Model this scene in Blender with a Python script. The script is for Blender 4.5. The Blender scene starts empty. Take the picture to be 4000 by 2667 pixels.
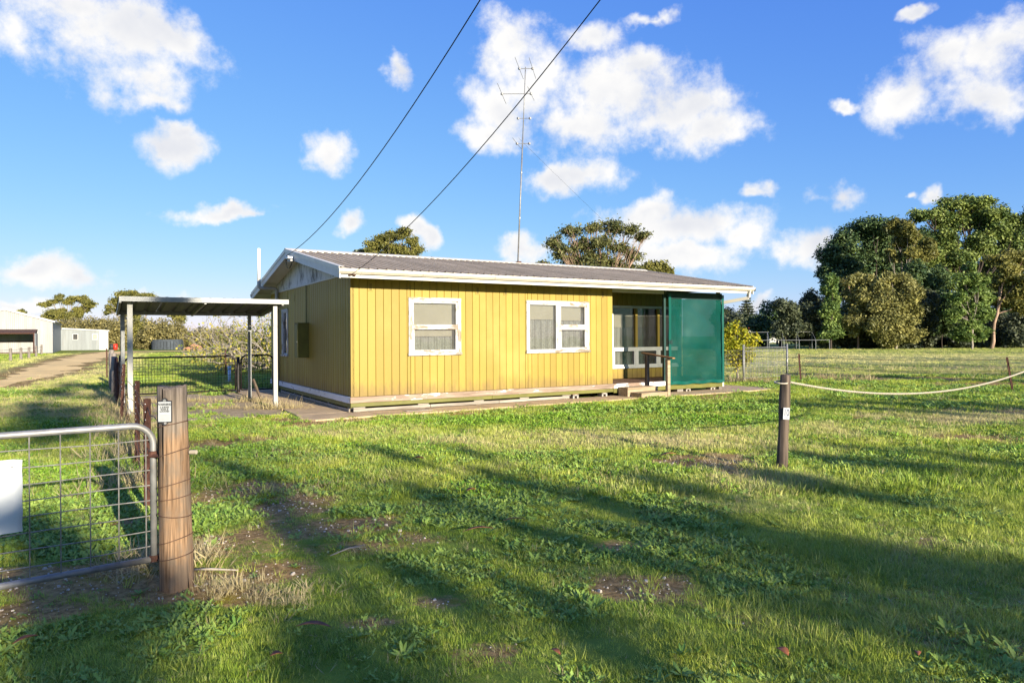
import bpy, math, random
import numpy as np
from mathutils import Vector, Matrix
R = math.radians
rng = np.random.default_rng(7)
random.seed(7)
sc = bpy.context.scene
col = sc.collection

# ------------------------------------------------------------------ camera
FPX, HOR, ROLL, CAMZ = 2690.0, 1315.0, -0.0059, 1.6        # focal length and horizon in pixels of the 4000 px photograph
cam_d = bpy.data.cameras.new('camera'); cam = bpy.data.objects.new('camera', cam_d); col.objects.link(cam)
cam_d.sensor_width = 36.0; cam_d.lens = 36.0 * FPX / 4000.0
cam_d.shift_y = -(1333.5 - HOR) / 4000.0
cam_d.clip_start = 0.1; cam_d.clip_end = 3000
cam.matrix_world = Matrix.Translation((0, 0, CAMZ)) @ Matrix.Rotation(R(90), 4, 'X') @ Matrix.Rotation(ROLL, 4, 'Z')
sc.camera = cam

# ------------------------------------------------------------------ sun, sky, exposure
SUN_EL = R(14.0)
SHAD = R(35.5)                                             # shadows run this far to the left of straight ahead
shx, shy = -math.sin(SHAD), math.cos(SHAD)
sun_d = bpy.data.lights.new('sun', 'SUN'); sun = bpy.data.objects.new('sun', sun_d); col.objects.link(sun)
sun_d.energy = 3.6; sun_d.angle = R(0.55); sun_d.color = (1.0, 0.90, 0.73)
sdir = Vector((shx * math.cos(SUN_EL), shy * math.cos(SUN_EL), -math.sin(SUN_EL)))
sun.rotation_euler = sdir.to_track_quat('-Z', 'Y').to_euler()
sun.location = (20, -30, 30)
sc.view_settings.view_transform = 'Standard'; sc.view_settings.look = 'None'
sc.view_settings.exposure = 1.62; sc.view_settings.gamma = 1.0
sc.view_settings.use_curve_mapping = False
sc.render.engine = 'CYCLES'
cy = sc.cycles
cy.use_denoising = True; cy.max_bounces = 6; cy.diffuse_bounces = 2; cy.glossy_bounces = 2
cy.transmission_bounces = 4; cy.transparent_max_bounces = 14; cy.use_adaptive_sampling = True; cy.adaptive_threshold = 0.015
cy.caustics_reflective = False; cy.caustics_refractive = False

def pix_dir(px, py):
    a, b = px - 2000.0, py - HOR
    c, s = math.cos(ROLL), math.sin(ROLL)
    return ((a * c + b * s) / FPX, 1.0, -(-a * s + b * c) / FPX)
def AT(px, py, Y):
    d = pix_dir(px, py); return Vector((d[0] * Y, Y, CAMZ + d[2] * Y))
def G(px, py, z=0.0):
    d = pix_dir(px, py); Y = (z - CAMZ) / d[2]; return Vector((d[0] * Y, Y, z))

world = bpy.data.worlds.new('World'); sc.world = world; world.use_nodes = True
def build_world():
    nt = world.node_tree; N = nt.nodes; L = nt.links; N.clear()
    def node(t, **k):
        n = N.new(t)
        for a, b in k.items(): setattr(n, a, b)
        return n
    def mth(op, a, b=None, c=None, clamp=False):
        n = node('ShaderNodeMath', operation=op, use_clamp=clamp)
        for i, v in enumerate((a, b, c)):
            if v is None: continue
            if isinstance(v, (int, float)): n.inputs[i].default_value = v
            else: L.new(v, n.inputs[i])
        return n.outputs[0]
    out = node('ShaderNodeOutputWorld'); bg = node('ShaderNodeBackground')
    STR = 0.15
    bg.inputs['Strength'].default_value = STR
    sky = node('ShaderNodeTexSky', sky_type='NISHITA', sun_disc=False)
    sky.sun_elevation = SUN_EL
    sky.sun_rotation = math.atan2(-shx, -shy)
    sky.altitude = 0; sky.air_density = 1.0; sky.dust_density = 0.0; sky.ozone_density = 5.0
    # the camera's rendering of the bright sky: each channel rolled off, so that the horizon keeps its blue
    sp = node('ShaderNodeSeparateColor'); L.new(sky.outputs[0], sp.inputs[0]); jn = node('ShaderNodeCombineColor')
    for i, (S, K) in enumerate(((2.45, 4.95), (0.75, 1.16), (0.487, 0.205))):
        c = sp.outputs[i]; L.new(mth('DIVIDE', mth('MULTIPLY', c, S * SKYV), mth('ADD', mth('MULTIPLY', c, STR), K)), jn.inputs[i])
    tc = node('ShaderNodeTexCoord'); sep = node('ShaderNodeSeparateXYZ'); L.new(tc.outputs['Generated'], sep.inputs[0])
    az = mth('ARCTAN2', sep.outputs[0], sep.outputs[1]); el = mth('ARCSINE', sep.outputs[2])
    cmb = node('ShaderNodeCombineXYZ'); L.new(az, cmb.inputs[0]); L.new(el, cmb.inputs[1])
    nz = node('ShaderNodeTexNoise'); nz.inputs['Scale'].default_value = 9.0; nz.inputs['Detail'].default_value = 5; nz.inputs['Roughness'].default_value = 0.55
    L.new(tc.outputs['Generated'], nz.inputs['Vector'])
    dsp = node('ShaderNodeVectorMath', operation='MULTIPLY_ADD')
    L.new(nz.outputs['Color'], dsp.inputs[0]); dsp.inputs[1].default_value = (0.13, 0.10, 0.0); dsp.inputs[2].default_value = (-0.065, -0.05, 0.0)
    pw = node('ShaderNodeVectorMath', operation='ADD'); L.new(cmb.outputs[0], pw.inputs[0]); L.new(dsp.outputs[0], pw.inputs[1])
    acc = None; accv = None
    for (cx, cy_, rx, ry) in CLOUDS:
        k = 4000.0 / 2352.0
        d = Vector(pix_dir(cx * k, cy_ * k)).normalized()
        a0, e0 = math.atan2(d.x, d.y), math.asin(d.z)
        cz = math.cos(a0)
        ra, re = rx * k / FPX * cz * cz * 1.3, ry * k / FPX * math.cos(a0) * math.cos(e0) ** 2 * 1.3
        mp = node('ShaderNodeVectorMath', operation='SUBTRACT'); L.new(pw.outputs[0], mp.inputs[0]); mp.inputs[1].default_value = (a0, e0, 0)
        ms = node('ShaderNodeVectorMath', operation='MULTIPLY'); L.new(mp.outputs[0], ms.inputs[0]); ms.inputs[1].default_value = (1 / ra, 1 / re, 0)
        ln = node('ShaderNodeVectorMath', operation='LENGTH'); L.new(ms.outputs[0], ln.inputs[0])
        v = mth('SUBTRACT', 1.0, ln.outputs['Value'])
        acc = v if acc is None else mth('SMOOTH_MAX', acc, v, 0.25)
    acc = mth('MULTIPLY', acc, 1.7)
    # the same kind of broken cumulus goes on all round, beyond the frame
    g1 = node('ShaderNodeTexNoise'); g1.inputs['Scale'].default_value = 3.2; g1.inputs['Detail'].default_value = 3; L.new(tc.outputs['Generated'], g1.inputs['Vector'])
    gen = mth('MULTIPLY', mth('SUBTRACT', g1.outputs['Fac'], 0.56), 5.0)
    dotf = node('ShaderNodeVectorMath', operation='DOT_PRODUCT'); L.new(tc.outputs['Generated'], dotf.inputs[0]); dotf.inputs[1].default_value = (0, 0.97, 0.24)
    outside = node('ShaderNodeMapRange', interpolation_type='SMOOTHSTEP'); L.new(dotf.outputs['Value'], outside.inputs[0])
    outside.inputs[1].default_value = 0.78; outside.inputs[2].default_value = 0.68; outside.inputs[3].default_value = -2.0; outside.inputs[4].default_value = 0.0
    acc = mth('MAXIMUM', acc, mth('ADD', gen, outside.outputs[0]))
    # fine structure
    n2 = node('ShaderNodeTexNoise'); n2.inputs['Scale'].default_value = 13; n2.inputs['Detail'].default_value = 8; n2.inputs['Roughness'].default_value = 0.6
    L.new(tc.outputs['Generated'], n2.inputs['Vector'])
    n4 = node('ShaderNodeTexNoise'); n4.inputs['Scale'].default_value = 34; n4.inputs['Detail'].default_value = 7; n4.inputs['Roughness'].default_value = 0.65; L.new(tc.outputs['Generated'], n4.inputs['Vector'])
    dens = mth('ADD', mth('ADD', acc, mth('MULTIPLY', mth('SUBTRACT', n2.outputs['Fac'], 0.5), 3.4)), mth('MULTIPLY', mth('SUBTRACT', n4.outputs['Fac'], 0.5), 1.6))
    al = node('ShaderNodeMapRange', interpolation_type='SMOOTHSTEP'); L.new(dens, al.inputs[0])
    al.inputs[1].default_value = 0.0; al.inputs[2].default_value = 1.35; al.inputs[3].default_value = 0; al.inputs[4].default_value = 1
    # cloud brightness: thick middles go lavender grey, rims white
    n3 = node('ShaderNodeTexNoise'); n3.inputs['Scale'].default_value = 9; n3.inputs['Detail'].default_value = 5; n3.inputs['Roughness'].default_value = 0.5
    off = node('ShaderNodeVectorMath', operation='ADD'); L.new(tc.outputs['Generated'], off.inputs[0]); off.inputs[1].default_value = (3.1, 1.7, 0.02)
    L.new(off.outputs[0], n3.inputs['Vector'])
    sh = mth('ADD', mth('MULTIPLY', acc, 0.35), mth('MULTIPLY', mth('SUBTRACT', n3.outputs['Fac'], 0.42), 2.2))
    shr = node('ShaderNodeMapRange', interpolation_type='SMOOTHSTEP'); L.new(sh, shr.inputs[0])
    shr.inputs[1].default_value = 0.2; shr.inputs[2].default_value = 1.15; shr.inputs[3].default_value = 0; shr.inputs[4].default_value = 1
    cm = node('ShaderNodeMix', data_type='RGBA'); L.new(shr.outputs[0], cm.inputs[0])
    cm.inputs[6].default_value = (*[v * CLOUDV for v in (0.98, 0.965, 0.94)], 1); cm.inputs[7].default_value = (*[v * CLOUDV for v in (0.72, 0.74, 0.80)], 1)
    # a light veil towards the horizon
    mx = node('ShaderNodeMix', data_type='RGBA'); L.new(al.outputs[0], mx.inputs[0]); L.new(jn.outputs[0], mx.inputs[6]); L.new(cm.outputs[2], mx.inputs[7])
    L.new(mx.outputs[2], bg.inputs['Color']); L.new(bg.outputs[0], out.inputs[0])
SKYV = 0.83
CLOUDV = 2.34
CLOUDS = [(250,90,220,110),(330,180,130,70),(130,30,150,50),(400,90,100,70),(350,225,90,35),(415,340,85,45),(395,310,50,35),(735,340,55,50),
 (915,165,28,40),(520,485,110,18),(590,495,45,16),(80,620,110,35),(190,640,85,30),(1180,130,95,90),(1150,240,80,100),(1230,200,100,80),(1120,330,70,40),
 (1420,210,170,90),(1560,250,130,80),(1640,300,90,50),(1350,280,120,70),(1480,150,110,50),(1370,75,85,45),(1500,40,50,18),(1310,400,110,38),
 (1590,510,170,55),(1490,480,70,35),(1700,540,80,30),(1560,580,130,38),(1210,590,80,28),(1740,435,32,20),(1915,445,50,38),(2140,440,32,22),(2095,430,14,10),
 (2080,210,75,65),(2200,130,110,70),(2300,100,90,80),(2260,220,90,60),(2340,60,60,40),(1870,570,90,45),(1960,530,60,20),(800,528,48,26),(990,540,34,26),
 (2130,10,45,16),(1930,245,40,14),(60,705,80,16),(370,668,60,14),(1720,690,60,16)]
build_world()

# ------------------------------------------------------------------ helpers
def tag(o, label=None, cat=None, group=None, kind=None):
    if label: o['label'] = label
    if cat: o['category'] = cat
    if group: o['group'] = group
    if kind: o['kind'] = kind
    return o
def empty(name, loc=(0, 0, 0), rz=0.0, parent=None):
    o = bpy.data.objects.new(name, None); col.objects.link(o); o.location = loc; o.rotation_euler = (0, 0, rz); o.parent = parent
    o.empty_display_size = 0.2
    return o
class MB:
    def __init__(s): s.v = []; s.f = []; s.mi = []; s.cur = 0
    def add(s, vs, fs):
        b = len(s.v); s.v += [tuple(p) for p in vs]; s.f += [tuple(b + i for i in f) for f in fs]; s.mi += [s.cur] * len(fs); return s
    def box(s, x0, x1, y0, y1, z0, z1):
        return s.add([(x0,y0,z0),(x1,y0,z0),(x1,y1,z0),(x0,y1,z0),(x0,y0,z1),(x1,y0,z1),(x1,y1,z1),(x0,y1,z1)],
                     [(0,3,2,1),(4,5,6,7),(0,1,5,4),(1,2,6,5),(2,3,7,6),(3,0,4,7)])
    def cbox(s, x0, x1, y0, y1, z0, z1, c=0.005):
        """box with chamfered vertical-ish edges on all twelve sides (24 verts)"""
        vs = []; idx = {}
        for ix, X in enumerate((x0, x1)):
            for iy, Y in enumerate((y0, y1)):
                for iz, Z in enumerate((z0, z1)):
                    sx, sy, sz = (1, -1)[ix], (1, -1)[iy], (1, -1)[iz]
                    for ax in range(3):
                        p = [X, Y, Z]
                        for a, sg in enumerate((sx, sy, sz)):
                            if a != ax: p[a] += sg * c
                        idx[(ix, iy, iz, ax)] = len(vs); vs.append(tuple(p))
        F = []
        def q(l): F.append(tuple(idx[k] for k in l))
        for i in (0, 1):
            q([(i,0,0,0),(i,1,0,0),(i,1,1,0),(i,0,1,0)] if i else [(i,0,0,0),(i,0,1,0),(i,1,1,0),(i,1,0,0)])
            q([(0,i,0,1),(0,i,1,1),(1,i,1,1),(1,i,0,1)] if i else [(0,i,0,1),(1,i,0,1),(1,i,1,1),(0,i,1,1)])
            q([(0,0,i,2),(1,0,i,2),(1,1,i,2),(0,1,i,2)] if i else [(0,0,i,2),(0,1,i,2),(1,1,i,2),(1,0,i,2)])
        for a in (0, 1):
            for b in (0, 1):
                q([(0,a,b,1),(1,a,b,1),(1,a,b,2),(0,a,b,2)]); q([(a,0,b,0),(a,1,b,0),(a,1,b,2),(a,0,b,2)]); q([(a,b,0,0),(a,b,1,0),(a,b,1,1),(a,b,0,1)])
        for a in (0, 1):
            for b in (0, 1):
                for c_ in (0, 1): q([(a,b,c_,0),(a,b,c_,1),(a,b,c_,2)])
        return s.add(vs, F)
    def tube(s, pts, r, n=8, cap=True, closed=False):
        P = [Vector(p) for p in pts]; m = len(P)
        rs = r if hasattr(r, '__len__') else [r] * m
        base = len(s.v); prev = None; vs = []; fs = []
        for i, p in enumerate(P):
            a = P[(i - 1) % m] if (closed or i > 0) else p; b = P[(i + 1) % m] if (closed or i < m - 1) else p
            t = (b - a);  t = t.normalized() if t.length > 1e-9 else Vector((0, 0, 1))
            if prev is None:
                u = t.cross(Vector((0, 0, 1)));  u = u if u.length > 1e-3 else t.cross(Vector((1, 0, 0)))
            else: u = prev - t * prev.dot(t); u = u if u.length > 1e-6 else t.orthogonal()
            u = u.normalized(); prev = u; w = t.cross(u)
            for k in range(n):
                an = 2 * math.pi * k / n; vs.append(p + (u * math.cos(an) + w * math.sin(an)) * rs[i])
        for i in range(m if closed else m - 1):
            j = (i + 1) % m
            for k in range(n):
                k2 = (k + 1) % n; fs.append((i * n + k, i * n + k2, j * n + k2, j * n + k))
        if cap and not closed: fs.append(tuple(reversed(range(n)))); fs.append(tuple((m - 1) * n + k for k in range(n)))
        return s.add(vs, fs)
    def beam(s, a, b, w, h, up=(0, 0, 1)):
        a, b = Vector(a), Vector(b); t = (b - a).normalized(); u = t.cross(Vector(up)).normalized(); v = u.cross(t)
        vs = []
        for p in (a, b):
            for su, sv in ((-1,-1),(1,-1),(1,1),(-1,1)): vs.append(p + u * su * w / 2 + v * sv * h / 2)
        return s.add(vs, [(0,3,2,1),(4,5,6,7),(0,1,5,4),(1,2,6,5),(2,3,7,6),(3,0,4,7)])
    def prism(s, poly, axis, a, b):
        """extrude a 2D polygon along axis 0,1,2 from a to b"""
        n = len(poly); vs = []
        for t in (a, b):
            for p in poly:
                q = list(p); q.insert(axis, t); vs.append(tuple(q))
        fs = [tuple(range(n)), tuple(range(2 * n - 1, n - 1, -1))] + [(i, i + n, (i + 1) % n + n, (i + 1) % n) for i in range(n)]
        return s.add(vs, fs)
    def mesh(s, name, mats=None, smooth=False, fix=True):
        me = bpy.data.meshes.new(name); me.from_pydata(s.v, [], s.f)
        if fix and len(s.v) < 60000:
            import bmesh
            bm = bmesh.new(); bm.from_mesh(me); bmesh.ops.recalc_face_normals(bm, faces=bm.faces[:]); bm.to_mesh(me); bm.free()
        for m in (mats if isinstance(mats, (list, tuple)) else [mats]): me.materials.append(m)
        if isinstance(mats, (list, tuple)) and len(mats) > 1: me.polygons.foreach_set('material_index', s.mi)
        if smooth: me.polygons.foreach_set('use_smooth', [True] * len(me.polygons))
        me.update(); return me
    def build(s, name, mat, parent=None, smooth=False, loc=None, rz=None):
        return inst(name, s.mesh(name, mat, smooth), parent, loc, rz)
def inst(name, me, parent=None, loc=None, rz=None):
    o = bpy.data.objects.new(name, me); col.objects.link(o); o.parent = parent
    if loc is not None: o.location = loc
    if rz is not None: o.rotation_euler = (0, 0, rz)
    return o
def copy_tree(o, parent=None):
    c = o.copy(); col.objects.link(c); c.parent = parent
    for ch in list(o.children): copy_tree(ch, c)
    return c

# value noise for scatter masks and uneven edges
_perm = np.random.default_rng(3).random((256, 256))
def vnoise(x, y):
    x = np.asarray(x, float); y = np.asarray(y, float)
    xi = np.floor(x).astype(int); yi = np.floor(y).astype(int); fx = x - xi; fy = y - yi
    fx = fx * fx * (3 - 2 * fx); fy = fy * fy * (3 - 2 * fy)
    g = lambda a, b: _perm[a % 256, b % 256]
    return (g(xi, yi) * (1 - fx) + g(xi + 1, yi) * fx) * (1 - fy) + (g(xi, yi + 1) * (1 - fx) + g(xi + 1, yi + 1) * fx) * fy
def fbm(x, y, s, o=4):
    t = 0; a = 0.5; n = 0
    for i in range(o): t = t + a * vnoise(np.asarray(x) / s + i * 17.3, np.asarray(y) / s + i * 9.1); n += a; a *= 0.5; s *= 0.5
    return t / n

# ------------------------------------------------------------------ materials
def new_mat(name):
    m = bpy.data.materials.new(name); m.use_nodes = True; nt = m.node_tree
    b = nt.nodes['Principled BSDF']; return m, nt, b
class NT:
    def __init__(s, nt): s.nt = nt; s.N = nt.nodes; s.L = nt.links
    def node(s, t, **k):
        n = s.N.new(t)
        for a, b in k.items(): setattr(n, a, b)
        return n
    def put(s, sock, v):
        if isinstance(v, (int, float, tuple, list)):
            if isinstance(v, (tuple, list)) and sock.type == 'RGBA' and len(v) == 3: v = (*v, 1)
            sock.default_value = v
        else: s.L.new(v, sock)
    def noise(s, vec, scale=5, detail=4, rough=0.55):
        n = s.node('ShaderNodeTexNoise'); n.inputs['Scale'].default_value = scale; n.inputs['Detail'].default_value = detail; n.inputs['Roughness'].default_value = rough
        if vec is not None: s.L.new(vec, n.inputs['Vector'])
        return n.outputs['Fac']
    def coord(s, kind='Object', scale=(1, 1, 1), loc=(0, 0, 0)):
        t = s.node('ShaderNodeTexCoord'); m = s.node('ShaderNodeMapping'); m.inputs['Scale'].default_value = scale; m.inputs['Location'].default_value = loc
        s.L.new(t.outputs[kind], m.inputs['Vector']); return m.outputs[0]
    def pos(s, scale=(1, 1, 1)):
        t = s.node('ShaderNodeNewGeometry'); m = s.node('ShaderNodeMapping'); m.inputs['Scale'].default_value = scale
        s.L.new(t.outputs['Position'], m.inputs['Vector']); return m.outputs[0]
    def ramp(s, fac, lo, hi, smooth=True):
        n = s.node('ShaderNodeMapRange', interpolation_type='SMOOTHSTEP' if smooth else 'LINEAR'); s.L.new(fac, n.inputs[0])
        n.inputs[1].default_value = lo; n.inputs[2].default_value = hi; return n.outputs[0]
    def mix(s, fac, a, b):
        n = s.node('ShaderNodeMix', data_type='RGBA'); s.put(n.inputs[0], fac); s.put(n.inputs[6], a); s.put(n.inputs[7], b); return n.outputs[2]
    def math(s, op, a, b=0.0, clamp=False):
        n = s.node('ShaderNodeMath', operation=op, use_clamp=clamp); s.put(n.inputs[0], a); s.put(n.inputs[1], b); return n.outputs[0]
    def bump(s, h, strength=0.3, dist=0.01):
        n = s.node('ShaderNodeBump'); n.inputs['Strength'].default_value = strength; n.inputs['Distance'].default_value = dist; s.L.new(h, n.inputs['Height']); return n.outputs[0]
    def attr(s, name, typ='GEOMETRY'):
        n = s.node('ShaderNodeAttribute', attribute_type=typ, attribute_name=name); return n
def flat(name, c, rough=0.6, metal=0.0, var=0.12, nscale=8, bump=0.0, bscale=60, spec=0.35, dirt=None, dirtamt=0.3, rnd=0.0, stretch=(1, 1, 1)):
    m, nt, b = new_mat(name); t = NT(nt)
    v = t.pos(stretch)
    n = t.noise(v, nscale, 5)
    f = t.ramp(n, 0.3, 0.7)
    c0 = tuple(x * (1 - var) for x in c); c1 = tuple(min(1, x * (1 + var)) for x in c)
    cc = t.mix(f, c0, c1)
    if rnd:
        oi = t.node('ShaderNodeObjectInfo'); hv = t.node('ShaderNodeHueSaturation'); nt.links.new(cc, hv.inputs['Color'])
        t.put(hv.inputs['Value'], t.math('ADD', t.math('MULTIPLY', oi.outputs['Random'], 2 * rnd), 1 - rnd)); cc = hv.outputs[0]
    if dirt:
        d = t.ramp(t.noise(v, nscale * 2.7, 7, 0.65), 0.48, 0.75); cc = t.mix(t.math('MULTIPLY', d, dirtamt), cc, dirt)
    t.put(b.inputs['Base Color'], cc); b.inputs['Roughness'].default_value = rough; b.inputs['Metallic'].default_value = metal
    b.inputs['Specular IOR Level'].default_value = spec
    if bump: nt.links.new(t.bump(t.noise(v, bscale, 5), bump, 0.01), b.inputs['Normal'])
    return m
def wood(name, c0, c1, axis=2, rough=0.8, paint=None, amount=0.5, crack=0.5, soft=0.04):
    """weathered timber with grain along an axis; optional peeling paint"""
    m, nt, b = new_mat(name); t = NT(nt)
    sc1 = [28, 28, 28]; sc1[axis] = 1.6
    sc2 = [6, 6, 6]; sc2[axis] = 1.2
    v1 = t.coord('Object', tuple(sc1)); v2 = t.coord('Object', tuple(sc2)); oi = t.node('ShaderNodeObjectInfo')
    g = t.noise(v1, 1.0, 6, 0.6); h = t.noise(v2, 1.0, 5)
    cc = t.mix(t.ramp(g, 0.3, 0.7), c0, c1)
    cc = t.mix(t.math('MULTIPLY', t.ramp(h, 0.45, 0.75), 0.5), cc, tuple(x * 0.55 for x in c0))
    ck = t.ramp(g, 0.30, 0.22); cc = t.mix(t.math('MULTIPLY', ck, crack), cc, (0.02, 0.015, 0.01))
    hgt = g
    if paint:
        sp = [10, 10, 10]; sp[axis] = 3.0
        pm = t.noise(t.coord('Object', tuple(sp)), 1.0, 8, 0.68)
        pm = t.math('ADD', pm, t.math('MULTIPLY', t.math('SUBTRACT', t.noise(t.coord('Object', (0.9, 0.9, 0.9)), 1.0, 2), 0.5), 0.5))
        thr = 0.5 + (0.5 - amount) * 0.7
        mk = t.ramp(pm, thr - soft, thr + soft)
        cc = t.mix(mk, cc, t.mix(t.ramp(h, 0.3, 0.8), paint, tuple(x * 0.86 for x in paint)))
        hgt = t.math('ADD', t.math('MULTIPLY', g, 0.4), mk)
    t.put(b.inputs['Base Color'], cc); b.inputs['Roughness'].default_value = rough; b.inputs['Specular IOR Level'].default_value = 0.25
    nt.links.new(t.bump(hgt, 0.45, 0.006), b.inputs['Normal'])
    return m
def leafmat(name, ca, cb, cdry=None, trans=0.3, rough=0.55, inst_attr=False, spec=0.3):
    """foliage: two greens mixed by a per-leaf tint, light passing through"""
    m = bpy.data.materials.new(name); m.use_nodes = True; nt = m.node_tree; t = NT(nt); nt.nodes.clear()
    out = t.node('ShaderNodeOutputMaterial')
    typ = 'INSTANCER' if inst_attr else 'GEOMETRY'
    ti = t.attr('tint', typ).outputs['Fac']
    cc = t.mix(ti, ca, cb)
    if cdry: cc = t.mix(t.attr('dry', typ).outputs['Fac'], cc, cdry)
    if inst_attr:
        hh = t.attr('hgt').outputs['Fac']
        cc = t.mix(t.math('MULTIPLY', t.math('SUBTRACT', 1.0, hh), 0.3), cc, (0.30, 0.28, 0.07))
    p = t.node('ShaderNodeBsdfPrincipled'); t.put(p.inputs['Base Color'], cc); p.inputs['Roughness'].default_value = rough; p.inputs['Specular IOR Level'].default_value = spec
    tr = t.node('ShaderNodeBsdfTranslucent'); t.put(tr.inputs['Color'], cc)
    mx = t.node('ShaderNodeMixShader'); mx.inputs[0].default_value = trans
    nt.links.new(p.outputs[0], mx.inputs[1]); nt.links.new(tr.outputs[0], mx.inputs[2]); nt.links.new(mx.outputs[0], out.inputs[0])
    return m
def glassmat():
    m = bpy.data.materials.new('window_glass'); m.use_nodes = True; nt = m.node_tree; t = NT(nt); nt.nodes.clear()
    out = t.node('ShaderNodeOutputMaterial'); fr = t.node('ShaderNodeFresnel'); fr.inputs[0].default_value = 1.5
    tr = t.node('ShaderNodeBsdfTransparent'); tr.inputs[0].default_value = (0.86, 0.88, 0.86, 1)
    gl = t.node('ShaderNodeBsdfGlossy'); gl.inputs['Roughness'].default_value = 0.03
    df = t.node('ShaderNodeBsdfDiffuse'); df.inputs[0].default_value = (0.5, 0.48, 0.43, 1)
    nt.links.new(t.bump(t.noise(t.pos(), 3.0, 2), 0.05, 0.02), gl.inputs['Normal'])
    m1 = t.node('ShaderNodeMixShader'); t.put(m1.inputs[0], t.math('ADD', t.math('MULTIPLY', t.noise(t.pos(), 6, 6), 0.12), 0.02)); nt.links.new(tr.outputs[0], m1.inputs[1]); nt.links.new(df.outputs[0], m1.inputs[2])
    mx = t.node('ShaderNodeMixShader'); t.put(mx.inputs[0], t.math('ADD', t.math('MULTIPLY', fr.outputs[0], 0.9), 0.02)); nt.links.new(m1.outputs[0], mx.inputs[1]); nt.links.new(gl.outputs[0], mx.inputs[2])
    nt.links.new(mx.outputs[0], out.inputs[0]); return m
def clothmat(name, c, opacity=0.72, trans=0.4):
    m = bpy.data.materials.new(name); m.use_nodes = True; nt = m.node_tree; t = NT(nt); nt.nodes.clear()
    out = t.node('ShaderNodeOutputMaterial'); v = t.pos()
    cc = t.mix(t.ramp(t.noise(v, 1.3, 4), 0.3, 0.7), c, tuple(x * 1.35 for x in c))
    d = t.node('ShaderNodeBsdfDiffuse'); t.put(d.inputs[0], cc); tl = t.node('ShaderNodeBsdfTranslucent'); t.put(tl.inputs[0], cc)
    m1 = t.node('ShaderNodeMixShader'); m1.inputs[0].default_value = trans; nt.links.new(d.outputs[0], m1.inputs[1]); nt.links.new(tl.outputs[0], m1.inputs[2])
    g = t.node('ShaderNodeBsdfGlossy'); g.inputs['Roughness'].default_value = 0.35; g.inputs[0].default_value = (0.5, 0.8, 0.7, 1)
    m3 = t.node('ShaderNodeMixShader'); m3.inputs[0].default_value = 0.05; nt.links.new(m1.outputs[0], m3.inputs[1]); nt.links.new(g.outputs[0], m3.inputs[2])
    tp = t.node('ShaderNodeBsdfTransparent'); mx = t.node('ShaderNodeMixShader'); mx.inputs[0].default_value = opacity
    nt.links.new(tp.outputs[0], mx.inputs[1]); nt.links.new(m3.outputs[0], mx.inputs[2]); nt.links.new(mx.outputs[0], out.inputs[0]); return m
def screenmat(name, c, opacity):
    return clothmat(name, c, opacity, 0.45)
M = {}
def yellow_wall():
    m, nt, b = new_mat('yellow_paint'); t = NT(nt)
    v = t.coord('Object', (1, 1, 0.25)); oi = t.node('ShaderNodeObjectInfo')
    base = t.mix(t.ramp(t.noise(v, 1.6, 5), 0.3, 0.7), (0.288, 0.208, 0.036), (0.318, 0.234, 0.046))
    hv = t.node('ShaderNodeHueSaturation'); nt.links.new(base, hv.inputs['Color'])
    t.put(hv.inputs['Value'], t.math('ADD', t.math('MULTIPLY', oi.outputs['Random'], 0.18), 0.91)); t.put(hv.inputs['Hue'], t.math('ADD', t.math('MULTIPLY', oi.outputs['Random'], 0.008), 0.496))
    base = hv.outputs[0]
    st = t.ramp(t.noise(t.coord('Object', (9, 9, 0.5)), 1.0, 5), 0.58, 0.8); base = t.mix(t.math('MULTIPLY', st, 0.32), base, (0.20, 0.17, 0.03))
    # faded, chalky patches and mud splashed up from the path
    fd = t.ramp(t.noise(t.pos((0.7, 0.7, 0.5)), 1.0, 5, 0.6), 0.5, 0.75); base = t.mix(t.math('MULTIPLY', fd, 0.7), base, (0.37, 0.285, 0.07))
    sp = t.node('ShaderNodeSeparateXYZ'); nt.links.new(t.pos(), sp.inputs[0])
    mud = t.ramp(t.math('ADD', sp.outputs[2], t.math('MULTIPLY', t.noise(t.pos((6, 6, 2)), 1.0, 6, 0.65), -0.9)), 0.22, -0.12); base = t.mix(t.math('MULTIPLY', mud, 0.6), base, (0.17, 0.105, 0.04))
    t.put(b.inputs['Base Color'], base); b.inputs['Roughness'].default_value = 0.55; b.inputs['Specular IOR Level'].default_value = 0.3
    nt.links.new(t.bump(t.noise(t.pos((1, 1, 0.2)), 40, 4), 0.12, 0.004), b.inputs['Normal'])
    return m
M['yellow'] = yellow_wall()
M['green_trim'] = flat('olive_green_paint', (0.135, 0.13, 0.026), 0.55, var=0.15, nscale=3, dirt=(0.12, 0.1, 0.05))
M['white_paint'] = flat('white_paint', (0.60, 0.585, 0.54), 0.5, var=0.04, nscale=3, dirt=(0.42, 0.38, 0.30), dirtamt=0.35)
M['gutter'] = flat('cream_gutter_paint', (0.58, 0.54, 0.455), 0.4, var=0.06, nscale=2.5, dirt=(0.45, 0.33, 0.20), dirtamt=0.35)
M['window_paint'] = wood('peeling_window_paint', (0.22, 0.17, 0.12), (0.36, 0.30, 0.23), 2, paint=(0.56, 0.55, 0.525), amount=0.62)
M['window_paint_h'] = wood('peeling_window_paint_along', (0.22, 0.17, 0.12), (0.36, 0.30, 0.23), 0, paint=(0.56, 0.55, 0.525), amount=0.57)
M['porch_white'] = flat('porch_window_paint', (0.66, 0.66, 0.60), 0.5, var=0.06, nscale=4, dirt=(0.4, 0.38, 0.3))
M['trim_wood'] = wood('weathered_base_board', (0.20, 0.14, 0.10), (0.38, 0.29, 0.22), 0, paint=(0.80, 0.78, 0.73), amount=0.30, crack=0.6)
M['trim_wood_porch'] = wood('peeling_porch_board', (0.20, 0.13, 0.09), (0.34, 0.25, 0.18), 0, paint=(0.82, 0.80, 0.76), amount=0.58, crack=0.6)
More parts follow.
